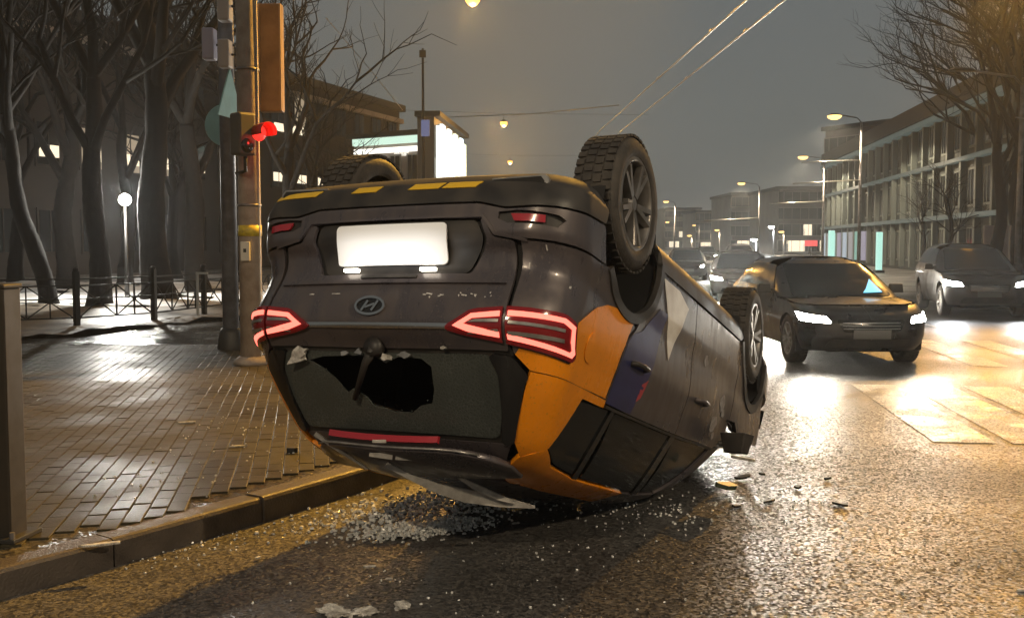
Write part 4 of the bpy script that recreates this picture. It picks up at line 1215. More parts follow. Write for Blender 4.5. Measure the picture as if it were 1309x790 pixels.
def traffic(name, label, front, heading, paint, tall=False, glow='head_glow', beam=60.0, near=True, plate=True, group=None, beam_c=(1, .93, .8), lamp_tilt=2.0):
    H = 1.0 if not tall else 1.12
    hwk = [(.18, .78), (.26, .84), (.40, .885), (.62, .905), (.80, .90), (.92, .885), (1.0 , .85), (1.1, .81), (1.3, .70), (1.38, .63), (1.43, .52), (1.45, .40)]
    xrk = [(.18, -.70), (.3, -.85), (.5, -.93), (.8, -.92), (.95, -.86), (1.02, -.75), (1.2, -.45), (1.38, -.15), (1.43, .02), (1.45, .15)]
    xfl = [(.18, 3.36), (.28, 3.50), (.45, 3.58), (.62, 3.57), (.75, 3.48), (.84, 3.34), (.88, 3.2)]
    xfu = [(.88, 2.55), (1.1, 2.10), (1.3, 1.66), (1.38, 1.45), (1.43, 1.28), (1.45, 1.15)]
    if tall:
        xrk = [(.18, -.70), (.3, -.82), (.5, -.9), (.9, -.88), (1.0, -.84), (1.2, -.68), (1.38, -.50), (1.43, -.35), (1.45, -.2)]
    def dfm(x, y, z):
        if z <= .88 and x > 2.1 and z > .5: z = z - .10 * min(1, (x - 2.1) / 1.3) ** 1.6 * (z - .5) / .38
        if z > .88: z = .88 + (z - .88) * interp([(-.9, .90), (.1, .98), (.7, 1.0), (1.3, .975), (1.8, .93), (2.6, .9)], x)
        y *= 1 - .05 * ((x - 1.2) / 2.3) ** 2
        return x, y, z * H + (.03 if tall else 0)
    rc = [(.18, .32), (1.0, .28), (1.45, .2)]; rf = [(.18, .40), (.6, .48), (.88, .42), (1.2, .3), (1.45, .2)]
    lo = Shell(hwk, xrk, xfl, rc, rf, .05, .13, dfm); up = Shell(hwk, xrk, xfu, rc, rf, .05, .12, dfm)
    root = empty(name)
    hd = Vector(heading).normalized(); ang = math.atan2(hd.y, hd.x)
    org = Vector(front) - hd * 3.58
    root.location = (org.x, org.y, 0); root.rotation_euler = (0, 0, ang)
    tag(root, label, 'car', group)
    G = .10 if near else .2
    def P(nm, loops, m, sh, end, off=0., thick=.01, parent=None):
        me = patch_mesh(nm, loops, lambda u, z: sh.pt(end, u, z), off, thick, G); me.materials.append(m)
        return link(nm, me, None, parent or root)
    ar, az = .375, .33
    for sg in (1, -1):
        q = [('u', 0.004, .22)] + [('u', .8, .22)] + xz((-.40, .22)) + arch(0, az, ar, 197, -17, 12) + xz((1.2, .22), (1.2, .985), (-.3, 1.0)) + [('u', .7, 1.0), ('u', .004, 1.0)]
        P('rear_body', [side_loop(lo, dense(q, .12), sg)], paint, lo, 'R')
        pf = [('u', .004, .72)] + [('u', .004, .22), ('u', .8, .22)] + xz((2.72 + .42, .22)) + arch(2.72, az, ar, -17, 197, 12) + xz((1.21, .22), (1.21, .985), (1.9, .985), (2.2, .875), (2.9, .875)) + [('u', .62, .878), ('u', .004, .878)]
        pf = pf[1:]
        P('front_body', [side_loop(lo, dense(pf, .12), sg, 'F')], paint, lo, 'F')
        P('side_glass', [side_loop(up, dense(xz((-.25 if not tall else -.45, 1.03), (1.95, 1.00), (1.42, 1.34), (.1, 1.35), (-.1 if not tall else -.4, 1.28)), .12), sg)], M['glass_dark'], up, 'R', .004)
        hl = P('headlamp', [[(sg * a, b) for a, b in fillet([(.53, .615), (1.04, .635), (1.13, .755), (1.06, .795), (.58, .755)], .02, 2)]], M['gloss_black'], lo, 'F', .008, .02)
        P('lit_lens', [[(sg * a, b) for a, b in fillet([(.55, .630), (1.02, .650), (1.07, .775), (.60, .735)], .02, 2)]], M[glow], lo, 'F', .014, .01, hl)
        lp = Vector(lo.pt('F', sg * .78, .70))
        sd = bpy.data.lights.new('headlamp_beam', 'SPOT'); sd.energy = beam; sd.spot_size = rad(95); sd.spot_blend = .9; sd.shadow_soft_size = .16; sd.color = beam_c
        so = bpy.data.objects.new('headlamp_beam', sd); col.objects.link(so); so.parent = root
        so.location = lp + Vector((.06, 0, 0)); so.rotation_euler = Vector((math.cos(rad(lamp_tilt)), 0, -math.sin(rad(lamp_tilt)))).to_track_quat('-Z', 'Z').to_euler()
        mm = MB(); mm.box((1.86, sg * .98, .99 * H), (.12, .20, .13), None, .85); mm.tube([(1.86, sg * .84, .97 * H), (1.86, sg * .92, .97 * H)], .02, 6)
        mm.build('door_mirror', paint, root, bevel=.03)
        for wx in (0, 2.72):
            vs = []; fs = []
            for k in range(13):
                a = rad(-20 + 220 * k / 12)
                for yy in (.5, .86): vs.append((wx + (ar + .01) * math.cos(a), sg * yy, (az + (ar + .01) * math.sin(a)) * H))
            for k in range(12): fs.append((2 * k, 2 * k + 1, 2 * k + 3, 2 * k + 2))
            b = len(vs); vs += [(v[0], sg * .5, v[2]) for v in vs[::2]]; fs.append(tuple(range(b, b + 13)))
            MB().add(vs, fs).build('wheel_housing', M['inner'], root)
            if near:
                add_wheel(root, 'road', (wx, sg * .77, .335 * (1.04 if tall else 1)), sg, 0, wx + sg, R=.335, rim=.225, w=.215)
            else:
                w = MB(); w.lathe([(0, .09), (.2, .09), (.22, .10), (.335, .09), (.335, -.1), (0, -.1)], 20, 'y', (wx, sg * .77, .335)); w.build('wheel', M['rubber'], root, True)
    # greenhouse frame under the glass
    P('cabin_frame', [[(u_, z) for u_, z in [(-up.u('R', 1.2, 1.0), .99), (up.u('R', 1.2, 1.0), .99), (up.u('R', 1.2, 1.44), 1.445), (-up.u('R', 1.2, 1.44), 1.445)]]], paint, up, 'R')
    P('cabin_frame', [[(u_, z) for u_, z in [(-up.u('F', 1.21, .9), .885), (up.u('F', 1.21, .9), .885), (up.u('F', 1.21, 1.44), 1.445), (-up.u('F', 1.21, 1.44), 1.445)]]], paint, up, 'F')
    P('windscreen', [fillet([(-.74, .91), (.74, .91), (.60, 1.36), (-.60, 1.36)], .05)], M['glass_dark'], up, 'F', .006)
    P('rear_window', [fillet([(-.55, 1.04), (.55, 1.04), (.5, 1.33), (-.5, 1.33)], .05)], M['glass_dark'], up, 'R', .006)
    ro = [up.raw('R', i * .06, 1.445)[:2] for i in range(60)]; ro = [p for p in ro if p[0] < .7]
    rf_ = [up.raw('F', i * .06, 1.445)[:2] for i in range(40)]; rf_ = [p for p in rf_ if p[0] > .7]
    ol = ro + rf_[::-1]; ol = ol + [(x, -y) for x, y in ol[::-1]][1:-1]
    me = patch_mesh('roof', [ol], lambda x, y: dfm(x, y, 1.442 + .02 * (1 - (y / .45) ** 2)), 0, .01, .2); me.materials.append(paint); link('roof', me, None, root)
    b2 = [(2.20, -.84), (2.9, -.83), (3.12, -.6), (3.22, -.3), (3.25, 0)]; b2 = b2 + [(x, -y) for x, y in b2[:-1][::-1]]
    def bp(x, y):
        p = dfm(x, y, .88); return p[0], p[1], p[2] + .035 * max(0, 1 - (y / .8) ** 2)
    me = patch_mesh('bonnet', [fillet(b2, .04)], bp, 0, .015, .15); me.materials.append(paint); link('bonnet', me, None, root)
    g = P('grille', [fillet([(-.40, .48), (.40, .48), (.48, .69), (-.48, .69)], .05)], M['gloss_black'], lo, 'F', .006)
    for zz in (.53, .58, .63):
        P('grille_bar', [[(-.40, zz), (.40, zz), (.40, zz + .012), (-.40, zz + .012)]], M['chrome'], lo, 'F', .014, .006, g)
    P('lower_intake', [fillet([(-.62, .27), (.62, .27), (.56, .38), (-.56, .38)], .04)], M['black_plastic'], lo, 'F', .006)
    if plate: P('number_plate', [[(-.26, .40), (.26, .40), (.26, .515), (-.26, .515)]], mat('dim_plate', (.13, .13, .125), .5), lo, 'F', .020, .008)
    fp = [(-.7, -.6), (.45, -.5), (2.3, -.5), (3.3, -.5)]; fp = fp + [(x, -y) for x, y in fp[::-1]]
    me = patch_mesh('floor_pan', [fp], lambda x, y: (x, y, .2), 0, .01, .6); me.materials.append(M['inner']); link('floor_pan', me, None, root)
    return root, up

blk, blk_up = traffic('stopped_car', 'black car stopped beyond the overturned one with its headlamps on', (gx(1117, 13.3), 13.3), (.02, -1), M['black_paint'], beam=300, beam_c=(1, .91, .74))
# blue reflection on its windscreen, painted as a glowing patch, at the driver's pillar
glare_me = patch_mesh('windscreen_glare', [[(-.60, .955), (-.30, .945), (-.38, 1.0), (-.54, 1.14)]], lambda u, z: blk_up.pt('F', -u, z), .012, .004, .1)
glare_me.materials.append(M['glare_blue']); so_ = link('windscreen_glare', glare_me, None, blk); so_['label'] = 'bright blue reflection in the corner of the windscreen'
traffic('oncoming_car', 'tall dark olive car with headlamps on at the edge of the picture', (gx(1266, 22.3), 22.3), (-.22, -1), M['bronze_paint'], tall=True, glow='head_glow_cool', beam=230, beam_c=(.95, .97, 1))
traffic('oncoming_car', 'car with one dazzling headlamp seen behind the black car', (gx(948, 29.0), 29.0), (-.2, -1), M['silver_paint'], near=False, beam=3500, glow='head_glow_far')
traffic('oncoming_car', 'small distant car above the overturned car flank, lights on', (gx(880, 46.0), 46.0), (-.13, -1), M['bronze_paint'], near=False, beam=60, glow='head_glow_far')
traffic('oncoming_car', 'far car whose lights glare at the middle of the street', (gx(950, 62.0), 62.0), (-.13, -1), M['silver_paint'], near=False, beam=60, glow='head_glow_far', tall=True)
traffic('oncoming_car', 'farthest car with pale lights down the street', (gx(905, 88.0), 88.0), (-.13, -1), M['black_paint'], near=False, beam=40, glow='head_glow_far')

# ------------------------------------------------------------------ street lamps
M['sodium_glow'] = emis('sodium_lamp', (1.0, .50, .10), 2.6)
M['warm_glow'] = emis('warm_lamp', (1.0, .62, .20), 2.8)
M['cool_glow'] = emis('white_lamp', (1.0, .97, .88), 40)

def lamp_light(parent, loc, e, c, r=.18, spot=None):
    d = bpy.data.lights.new('lamp_light', 'SPOT' if spot else 'POINT'); d.energy = e; d.color = c; d.shadow_soft_size = r
    if spot: d.spot_size = rad(spot); d.spot_blend = .12
    o = bpy.data.objects.new('lamp_light', d); col.objects.link(o); o.parent = parent; o.location = loc
    return o

def street_lamp(label, base, head, e, c, glow, group='street lamps along the road', lit=True, r0=.11, size=1.0, spot=150, aim=None):
    """a tapered steel pole with an arm out to the lamp head; head is a world point"""
    root = empty('street_lamp', (base[0], base[1], 0)); tag(root, label, 'street lamp', group)
    h = Vector((head[0] - base[0], head[1] - base[1], head[2]))
    top = h.z - .35
    MB().tube([(0, 0, 0), (0, 0, top * .5), (0, 0, top)], [r0, r0 * .8, r0 * .6], 10).build('pole', M['steel'], root, True)
    MB().tube([(0, 0, top - .05), (h.x * .15, h.y * .15, top + .25), (h.x * .9, h.y * .9, h.z + .06)], .04, 8).build('arm', M['steel'], root, True)
    a = math.atan2(h.y, h.x)
    hb = MB(); hb.box((h.x, h.y, h.z + .07), (.62 * size, .26 * size, .10), Matrix.Rotation(a, 3, 'Z'), .7)
    hd_ = hb.build('lamp_head', M['dark_steel'], root, bevel=.02)
    if lit:
        gb = MB(); gb.lathe([(0, -.26), (.06, -.24), (.115, -.14), (.13, -.02), (.10, .01)], 14, 'z', (h.x, h.y, h.z))
        gb.v = [(h.x + (v[0] - h.x) * 3.3 * size, h.y + (v[1] - h.y) * 3.3 * size, v[2]) for v in gb.v]
        gb.build('lamp_lens', M[glow], hd_, True)
        lo = lamp_light(root, (h.x, h.y, h.z - .30), e, c, spot=spot)
        if aim: lo.rotation_euler = (Vector(aim) - Vector(head)).to_track_quat('-Z', 'Y').to_euler(); lo.data.spot_blend = .7
    return root

street_lamp('tall lamp pole standing over the zebra crossing, above the picture', (17.2, 31.4), (14.6, 31.0, 10.4), 15000, SODIUM, 'sodium_glow', spot=36, aim=(7.6, 10.5, 0))
def rl(label, px, py, ppx, d, e, glow, c):
    street_lamp(label, (gx(ppx, d), d), (gx(px, d), d - .4, hz(py, d)), e, c, glow)
rl('pale lamp on the tallest pole beside the building with lit cornices', 1060, 151, 1097, 62, 9000, 'warm_glow', WARM)
rl('second lamp down the street, just beyond the tallest lit pole', 1022, 202, 1051, 86, 10000, 'warm_glow', WARM)
rl('yellow lamp third along the row of street poles', 945, 235, 969, 112, 12000, 'warm_glow', WARM)
rl('small far lamp low beside the upturned rear wheel', 850, 258, 862, 150, 12000, 'warm_glow', WARM)
rl('tiny far lamp below the other lamps over the road', 852, 284, 861, 210, 2000, 'warm_glow', WARM)
rl('tiny far lamp right at the end of the street', 886, 288, 893, 230, 2000, 'warm_glow', WARM)
rl('bright white floodlight on a mast at the end of the road', 962, 306, 966, 130, 9000, 'cool_glow', COOL)
rl('small white lamp right of the floodlight mast', 984, 290, 988, 140, 2500, 'cool_glow', COOL)
rl('small yellowish lamp beyond the floodlight mast', 997, 296, 1001, 150, 2500, 'warm_glow', WARM)
rl('faint lamp low over the far road, left of the floodlight', 915, 294, 919, 170, 3000, 'warm_glow', WARM)
rl('faint lamp just above the silver car roof', 880, 301, 884, 180, 3000, 'warm_glow', WARM)
# unlit lamp head on its pole among the trees at the right edge
street_lamp('dark unlit lamp head jutting out from the bare trees', (gx(1300, 33), 33), (gx(1215, 33), 32.6, hz(98, 33)), 0, WARM, 'warm_glow', lit=False, size=1.35)
# lamps behind the viewer complete the near row
street_lamp('street lamp on the pavement behind the viewer', (-7.0, -7.0), (-4.5, -6.5, 9.0), 3600, WARM, 'warm_glow')
street_lamp('street lamp across the road behind the viewer', (12.5, -4.0), (9.8, -4.0, 9.0), 5200, WARM, 'warm_glow')

# lamps hung from wires over the road, on the left row
M['wire'] = mat('bright_wire', (.42, .40, .36), .35, metal=.6)
def hung_lamp(label, p, e, c, glow, span, spot=None, aim=None):
    root = empty('hanging_lamp', p); tag(root, label, 'street lamp', 'lamps hung over the street')
    MB().lathe([(0, .14), (.09, .13), (.20, .02), (.22, -.03), (.20, -.03), (.0, .0)], 18, 'z').build('shade', M['dark_steel'], root, True)
    MB().lathe([(0, -.30), (.12, -.26), (.22, -.14), (.22, 0), (0, 0)], 16, 'z').build('bulb', M[glow], root, True)
    MB().tube([(0, 0, .13), (0, 0, .50)], .012, 6).build('hanger', M['dark_steel'], root)
    lo = lamp_light(root, (0, 0, -.40), e, c, spot=spot)
    if aim: lo.rotation_euler = (Vector(aim) - Vector(p)).to_track_quat('-Z', 'Y').to_euler(); lo.data.spot_blend = .5
    w = MB(); w.tube([(-span, -1.5, .62), (0, 0, .50), (span, 1.5, .62)], .008, 5)
    w.build('span_wire', M['dark_steel'], root)
hung_lamp('sodium lamp hanging over the near road, above the picture', (3.5, 17.0, 10.0), 19000, (1.0, .50, .06), 'sodium_glow', 9, spot=41, aim=(-4.7, 6.3, 0))
hung_lamp('sodium lamp hanging at the very top of the picture', (gx(605, 31), 31, hz(2, 31)), 1500, SODIUM, 'sodium_glow', 9)
hung_lamp('orange lamp hanging level with the upturned wheel top', (gx(644, 62), 62, hz(158, 62)), 3000, SODIUM, 'sodium_glow', 9)
hung_lamp('orange lamp seen just over the upturned bumper', (gx(652, 92), 92, hz(207, 92)), 3500, SODIUM, 'sodium_glow', 9)

# ------------------------------------------------------------------ overhead wires
def wire(label, pts, r, m, cat='wire', group=None, name='overhead_wire'):
    o = MB().tube(pts, r, 6).build(name, m, None, True); tag(o, label, cat, group); return o
for k, (x0, x1, lab) in enumerate(((3.87, 3.20, 'upper left wire of the pair running over the road'), (4.50, 3.95, 'lower right wire of the pair running over the road'))):
    pts = []
    for i in range(15):
        t = i / 14; y = -6 + 66 * t
        d = (y - 16.7) / 17.3
        x = x0 + (x1 - x0) * d * (1 if d < 1 else (1 / d if d > 0 else 1)) if False else x0 + (x1 - x0) * min(d, 1.2) + max(0, d - 1.2) * .5
        pts.append((x, y, 5.64))
    wire(lab, pts, .017, M['wire'], group='pair of trolley wires')
    for y in (14.5, 19.5, 25.0):
        d = (y - 16.7) / 17.3
        c = MB(); c.box((x0 + (x1 - x0) * d, y, 5.66), (.05, .22, .05)); o = c.build('wire_clamp', M['wire'], None, bevel=.01)
        tag(o, '%s clamp on the %s trolley wire over the road' % ({14.5: 'nearest', 19.5: 'middle', 25.0: 'farthest'}[y], ('upper left', 'lower right')[k]), 'clamp', 'clamps on the trolley wires')
wire('pale cross wire from the lit corner building towards the upturned wheel', [(gx(575, 45), 45, hz(152, 45)), (gx(680, 42), 42, hz(148, 42)), (gx(790, 40), 40, hz(137, 40))], .022, M['wire'])
wire('slanting cable above the building roof behind the park', [(gx(420, 40), 40, hz(28, 40)), (gx(470, 44), 44, hz(86, 44)), (gx(516, 48), 48, hz(143, 48))], .016, M['wire'])
for (px0, py0, px1, py1, d, lab) in ((1000, 238, 1097, 231, 62, 'upper span wire fixed to the tallest lit pole'), (1010, 212, 1096, 206, 62, 'thin span wire near the top of the tallest lit pole'), (975, 262, 1051, 258, 86, 'span wire fixed to the second pole'), (895, 283, 968, 279, 112, 'far span wire fixed to the third pole'), (1250, 163, 1330, 158, 30, 'pale cable crossing the bare trees at the right edge')):
    wire(lab, [(gx(px0, d), d - 2, hz(py0, d)), (gx(px1, d), d, hz(py1, d))], .018 * d / 30, M['wire'], group='span wires over the street')

# ------------------------------------------------------------------ poles and signal by the pavement
px_, py_ = gx(320.5, 12.6), 12.6
pr = empty('concrete_pole', (px_, py_, PAVE_Z)); tag(pr, 'thick concrete pole on the pavement with a yellow band', 'pole')
MB().tube([(0, 0, -.2), (0, 0, 3), (0, 0, 9)], [.140, .132, .115], 20).build('shaft', M['concrete'], pr, True)
MB().lathe([(.137, 1.585), (.144, 1.585), (.144, 1.72), (.137, 1.72)], 20, 'z').build('yellow_band', mat('yellow_band', (.62, .48, .03), .5, c2=(.35, .26, .03), scale=20), pr, True)
b = MB(); b.box((-.02, -.155, 1.40), (.115, .05, .24)); bt = b.build('push_button_box', mat('button_box', (.50, .47, .40), .5), pr, bevel=.012)
MB().box((-.02, -.183, 1.41), (.035, .012, .045)).build('push_button', M['dark_steel'], bt)
MB().tube([(.132, -.05, 0), (.130, -.05, 4), (.125, -.05, 8)], .010, 6).build('cable_conduit', mat('conduit', (.55, .50, .42), .5), pr)
MB().lathe([(.0, .0), (.22, .0), (.22, .05), (.16, .10), (.14, .10)], 20, 'z').build('foot_collar', M['concrete'], pr, True)
for zz in (1.95, 2.9, 3.6):
    MB().lathe([(.135, zz), (.143, zz), (.143, zz + .03), (.135, zz + .03)], 20, 'z').build('strap', M['steel'], pr, True)

qx, qy = gx(294, 14.4), 14.4
sr_ = empty('steel_pole', (qx, qy, PAVE_Z)); tag(sr_, 'slimmer grey steel pole close behind the concrete one', 'pole')
MB().tube([(0, 0, 0), (0, 0, 4), (0, 0, 8)], [.112, .105, .095], 18).build('shaft', mat('blue_grey_steel', (.20, .21, .24), .45, metal=.3, c2=(.13, .13, .15), scale=7), sr_, True)
MB().lathe([(0, .30), (.13, .30), (.16, .24), (.19, .05), (.19, 0)], 18, 'z').build('base_shroud', M['dark_steel'], sr_, True)
for k in range(6):
    a = k * PI / 3
    MB().tube([(.16 * math.cos(a), .16 * math.sin(a), .0), (.16 * math.cos(a), .16 * math.sin(a), .09)], .018, 6).build('anchor_bolt', M['dark_steel'], sr_)

def board(name, label, cat, px0, px1, py0, py1, d, m, thick=.05, group=None, round_=False, yaw=0.0):
    x0, x1 = gx(px0, d), gx(px1, d); z0, z1 = hz(py1, d), hz(py0, d)
    root = empty(name, ((x0 + x1) / 2, d, (z0 + z1) / 2), yaw); tag(root, label, cat, group)
    w, h = (x1 - x0), (z1 - z0)
    if round_:
        MB().lathe([(0, 0), (h / 2, 0), (h / 2, .012), (0, .012)], 32, 'y').build('disc', m, root)
    else:
        MB().box((0, 0, 0), (w, thick, h)).build('panel', m, root, bevel=min(.02, w * .2))
    MB().tube([(0, .03, 0), (w * .5 + .25, .07, 0)], .018, 6).build('bracket', M['dark_steel'], root)
    return root
bw_ = mat('pale_housing', (.45, .43, .42), .5); bl_m = mat('lilac_housing', (.44, .43, .55), .5)
board('camera_housing', 'topmost pale box fixed to the steel pole', 'camera box', 286, 301, -6, 33, 13.9, bw_, .22, 'pale boxes on the pole')
board('camera_housing', 'lower of the two pale boxes stacked on the steel pole', 'camera box', 286, 300, 56, 91, 13.9, bw_, .22, 'pale boxes on the pole')
board('camera_housing', 'lilac box hung out to the side of the pale ones', 'camera box', 266, 281, 42, 81, 14.0, bl_m, .2, 'pale boxes on the pole')
cy_ = mat('sign_back_teal', (.36, .66, .64), .5, c2=(.28, .52, .50), scale=3)
rs = empty('round_sign', (gx(292, 14.75), 14.75, hz(155, 14.1)), rad(0)); tag(rs, 'round road sign seen from behind, pale teal', 'road sign')
MB().lathe([(0, 0), (.30, 0), (.305, .01), (.30, .02), (0, .02)], 32, 'y').build('disc', cy_, rs)
MB().box((.05, .04, 0), (.36, .03, .05)).build('bracket', M['dark_steel'], rs)
ts = empty('triangular_sign', (gx(298, 14.0), 14.0, hz(127, 14.0)), rad(80)); tag(ts, 'teal triangular road sign turned edge on above the round one', 'road sign')
MB().prism([(-.38, -.28), (.38, -.28), (0, .40)], -.01, .01).build('plate', cy_, ts)
MB().box((0, .05, -.05), (.05, .10, .20)).build('bracket', M['dark_steel'], ts)
# signal head turned to the crossing, its red showing past the concrete pole
sg_ = empty('traffic_signal', (gx(319, 12.2), 12.2, hz(174, 12.2)), rad(46)); tag(sg_, 'traffic signal on the concrete pole with its red lamp lit', 'traffic signal')
MB().box((-.06, 0, 0), (.23, .22, .50)).build('housing', mat('signal_housing', (.085, .078, .068), .6), sg_, bevel=.03)
M['red_lit'] = emis('signal_red', (1.0, .030, .022), 1.6)
rd = MB(); rd.lathe([(0, -.14), (.09, -.13), (.098, -.11), (0, -.11)], 24, 'y', (.09, 0, .02)); rd.build('red_lens', M['red_lit'], sg_, True)
vz = MB(); vs = []; fs = []
for k in range(13):
    a = rad(-20 + 220 * k / 12)
    vs += [(.09 + .105 * math.cos(a), -.11, .02 + .105 * math.sin(a)), (.09 + .11 * math.cos(a) + .02, -.30, .03 + .11 * math.sin(a))]
for k in range(12): fs.append((2 * k, 2 * k + 1, 2 * k + 3, 2 * k + 2))
vo = vz.add(vs, fs).build('visor', mat('visor_red_glow', (.55, .02, .015), .4), sg_, True)  # red glow of the lamp is put into the visor's colour
vo.modifiers.new('thick', 'SOLIDIFY').thickness = .006
lens2 = MB(); lens2.lathe([(0, -.12), (.08, -.12), (.085, -.11), (0, -.11)], 20, 'y', (-.07, 0, -.14)); lens2.build('dark_lens', M['gloss_black'], sg_, True)
MB().tube([(-.02, .02, -.26), (.03, .10, -.42), (.06, .35, -.44)], .022, 8).build('bracket', M['dark_steel'], sg_, True)
lamp_light(sg_, (.10, -.30, .0), 3.0, (1, .04, .03), .06)
# brown box sign on the far side of the pole
bs_ = empty('box_sign', (gx(351, 13.2), 13.2, hz(79, 13.2)), rad(0)); tag(bs_, 'tall brown box sign hung beside the concrete pole', 'sign')
MB().box((0, 0, 0), (.30, .16, 1.36)).build('cabinet', mat('brown_cabinet', (.30, .19, .10), .5, c2=(.20, .12, .06), scale=4, rough2=.7), bs_, bevel=.02)
for sx in (-.135, .135): MB().box((sx, -.09, 0), (.02, .03, 1.34)).build('frame_edge', mat('brown_edge', (.36, .26, .17), .5), bs_)
for zz in (-.45, .45): MB().box((-.22, 0, zz), (.2, .04, .04)).build('bracket', M['dark_steel'], bs_)

# square steel post at the left edge of the picture
fx, fy = -2.575, 5.10
ps = empty('square_post', (fx, fy, PAVE_Z), rad(-8)); tag(ps, 'square brown steel post standing on the brick pavement at the left edge', 'post')
pm_ = mat('brown_post', (.030, .022, .014), .5, metal=.2, c2=(.018, .014, .009), scale=6, rough2=.65)
MB().box((0, 0, .635), (.14, .14, 1.27)).build('column', pm_, ps, bevel=.008)
MB().box((0, 0, 1.280), (.154, .154, .022)).build('cap', pm_, ps, bevel=.006)
MB().box((-.012, -.072, .72), (.030, .006, .98)).build('groove', M['dark_steel'], ps)
MB().box((.0, 0, .012), (.24, .24, .024)).build('foot_plate', M['dark_steel'], ps, bevel=.004)
for sx in (-1, 1): MB().tube([(sx * .095, -.095, .02), (sx * .095, -.095, .055)], .014, 6).build('bolt', M['steel'], ps)

# ------------------------------------------------------------------ park fence: one thing per bay
FP = [(-12.4, 16.3), (-10.0, 17.2), (-7.85, 18.3), (-6.95, 19.7), (-6.55, 21.6), (-6.15, 24.2), (-5.8, 27)]
labs = ['iron fence bay at the left edge behind the brown post', 'iron fence bay left of the thick fence post', 'iron fence bay between the thick post and the second post', 'iron fence bay in front of the big tree trunk', 'iron fence bay just left of the steel pole', 'iron fence bay hidden mostly by the poles']
for i in range(len(FP) - 1):
    a, b = Vector(FP[i]), Vector(FP[i + 1]); t = b - a; Ln = t.length; ang = math.atan2(t.y, t.x)
    f = empty('iron_fence', (a.x, a.y, PAVE_Z), ang); tag(f, labs[i], 'fence', 'iron fence bays round the park')
    MB().box((0, 0, .47), (.09, .09, 1.06)).build('post', M['iron'], f)
    MB().lathe([(0, .075), (.05, .05), (.06, .02), (.045, 0)], 10, 'z', (0, 0, 1.0)).build('post_cap', M['iron'], f)
    for z in (.16, .50, .74, .86): MB().box((Ln / 2, 0, z), (Ln - .1, .028, .028 if z != .50 else .02)).build('rail', M['iron'], f)
    n = 3 if Ln > 1.8 else 2
    for k in range(n):
        x0, x1 = .05 + (Ln - .1) * k / n, .05 + (Ln - .1) * (k + 1) / n; xm = (x0 + x1) / 2
        for (p, q) in (((x0, .16), (x1, .74)), ((x0, .74), (x1, .16))): MB().tube([(p[0], 0, p[1]), (q[0], 0, q[1])], .013, 6).build('diagonal_bar', M['iron'], f)
        MB().lathe([(0, -.03), (.035, -.02), (.035, .02), (0, .03)], 10, 'y', (xm, 0, .45)).build('rosette', M['iron'], f)
        MB().box((x1 if k < n - 1 else xm, 0, .45), (.026, .026, .58)).build('upright', M['iron'], f)
wp = empty('white_marker_post', (gx(252, 20.6), 20.6, PAVE_Z)); tag(wp, 'thin white post at the end of the park fence', 'post')
MB().tube([(0, 0, 0), (0, 0, .90)], .028, 10).build('shaft', mat('white_post', (.6, .58, .52), .5), wp)
MB().box((.10, 0, .90), (.24, .03, .04)).build('top_bar', MATS['white_post'], wp)

# park lamps
def park_lamp(label, px, py, d, e, s=1.0):
    x, h = gx(px, d), hz(py, d)
    root = empty('park_lamp', (x, d, PAVE_Z)); tag(root, label, 'park lamp', 'white globe lamps in the park')
    MB().tube([(0, 0, 0), (0, 0, .8), (0, 0, h - PAVE_Z - .1)], [.07, .045, .035], 10).build('pole', M['iron'], root, True)
    g = MB(); r = .16 * s
    g.lathe([(0.001, -r)] + [(r * math.sin(PI * k / 10), -r * math.cos(PI * k / 10)) for k in range(1, 10)] + [(0.001, r)], 20, 'z', (0, 0, h - PAVE_Z)); g.build('globe', M['cool_glow'], root, True)
    MB().lathe([(0, r + .05), (.06, r + .03), (.07, r - .02)], 12, 'z', (0, 0, h - PAVE_Z)).build('finial', M['dark_steel'], root, True)
    for dz in (.0,): lamp_light(root, (0, -r - .22, h - PAVE_Z), e, (1, .97, .88), .16)
park_lamp('bright white globe lamp in the park behind the fence', 162, 256, 27, 1100)
park_lamp('smaller farther globe lamp beside the thick tree trunk', 201, 299, 46, 700)

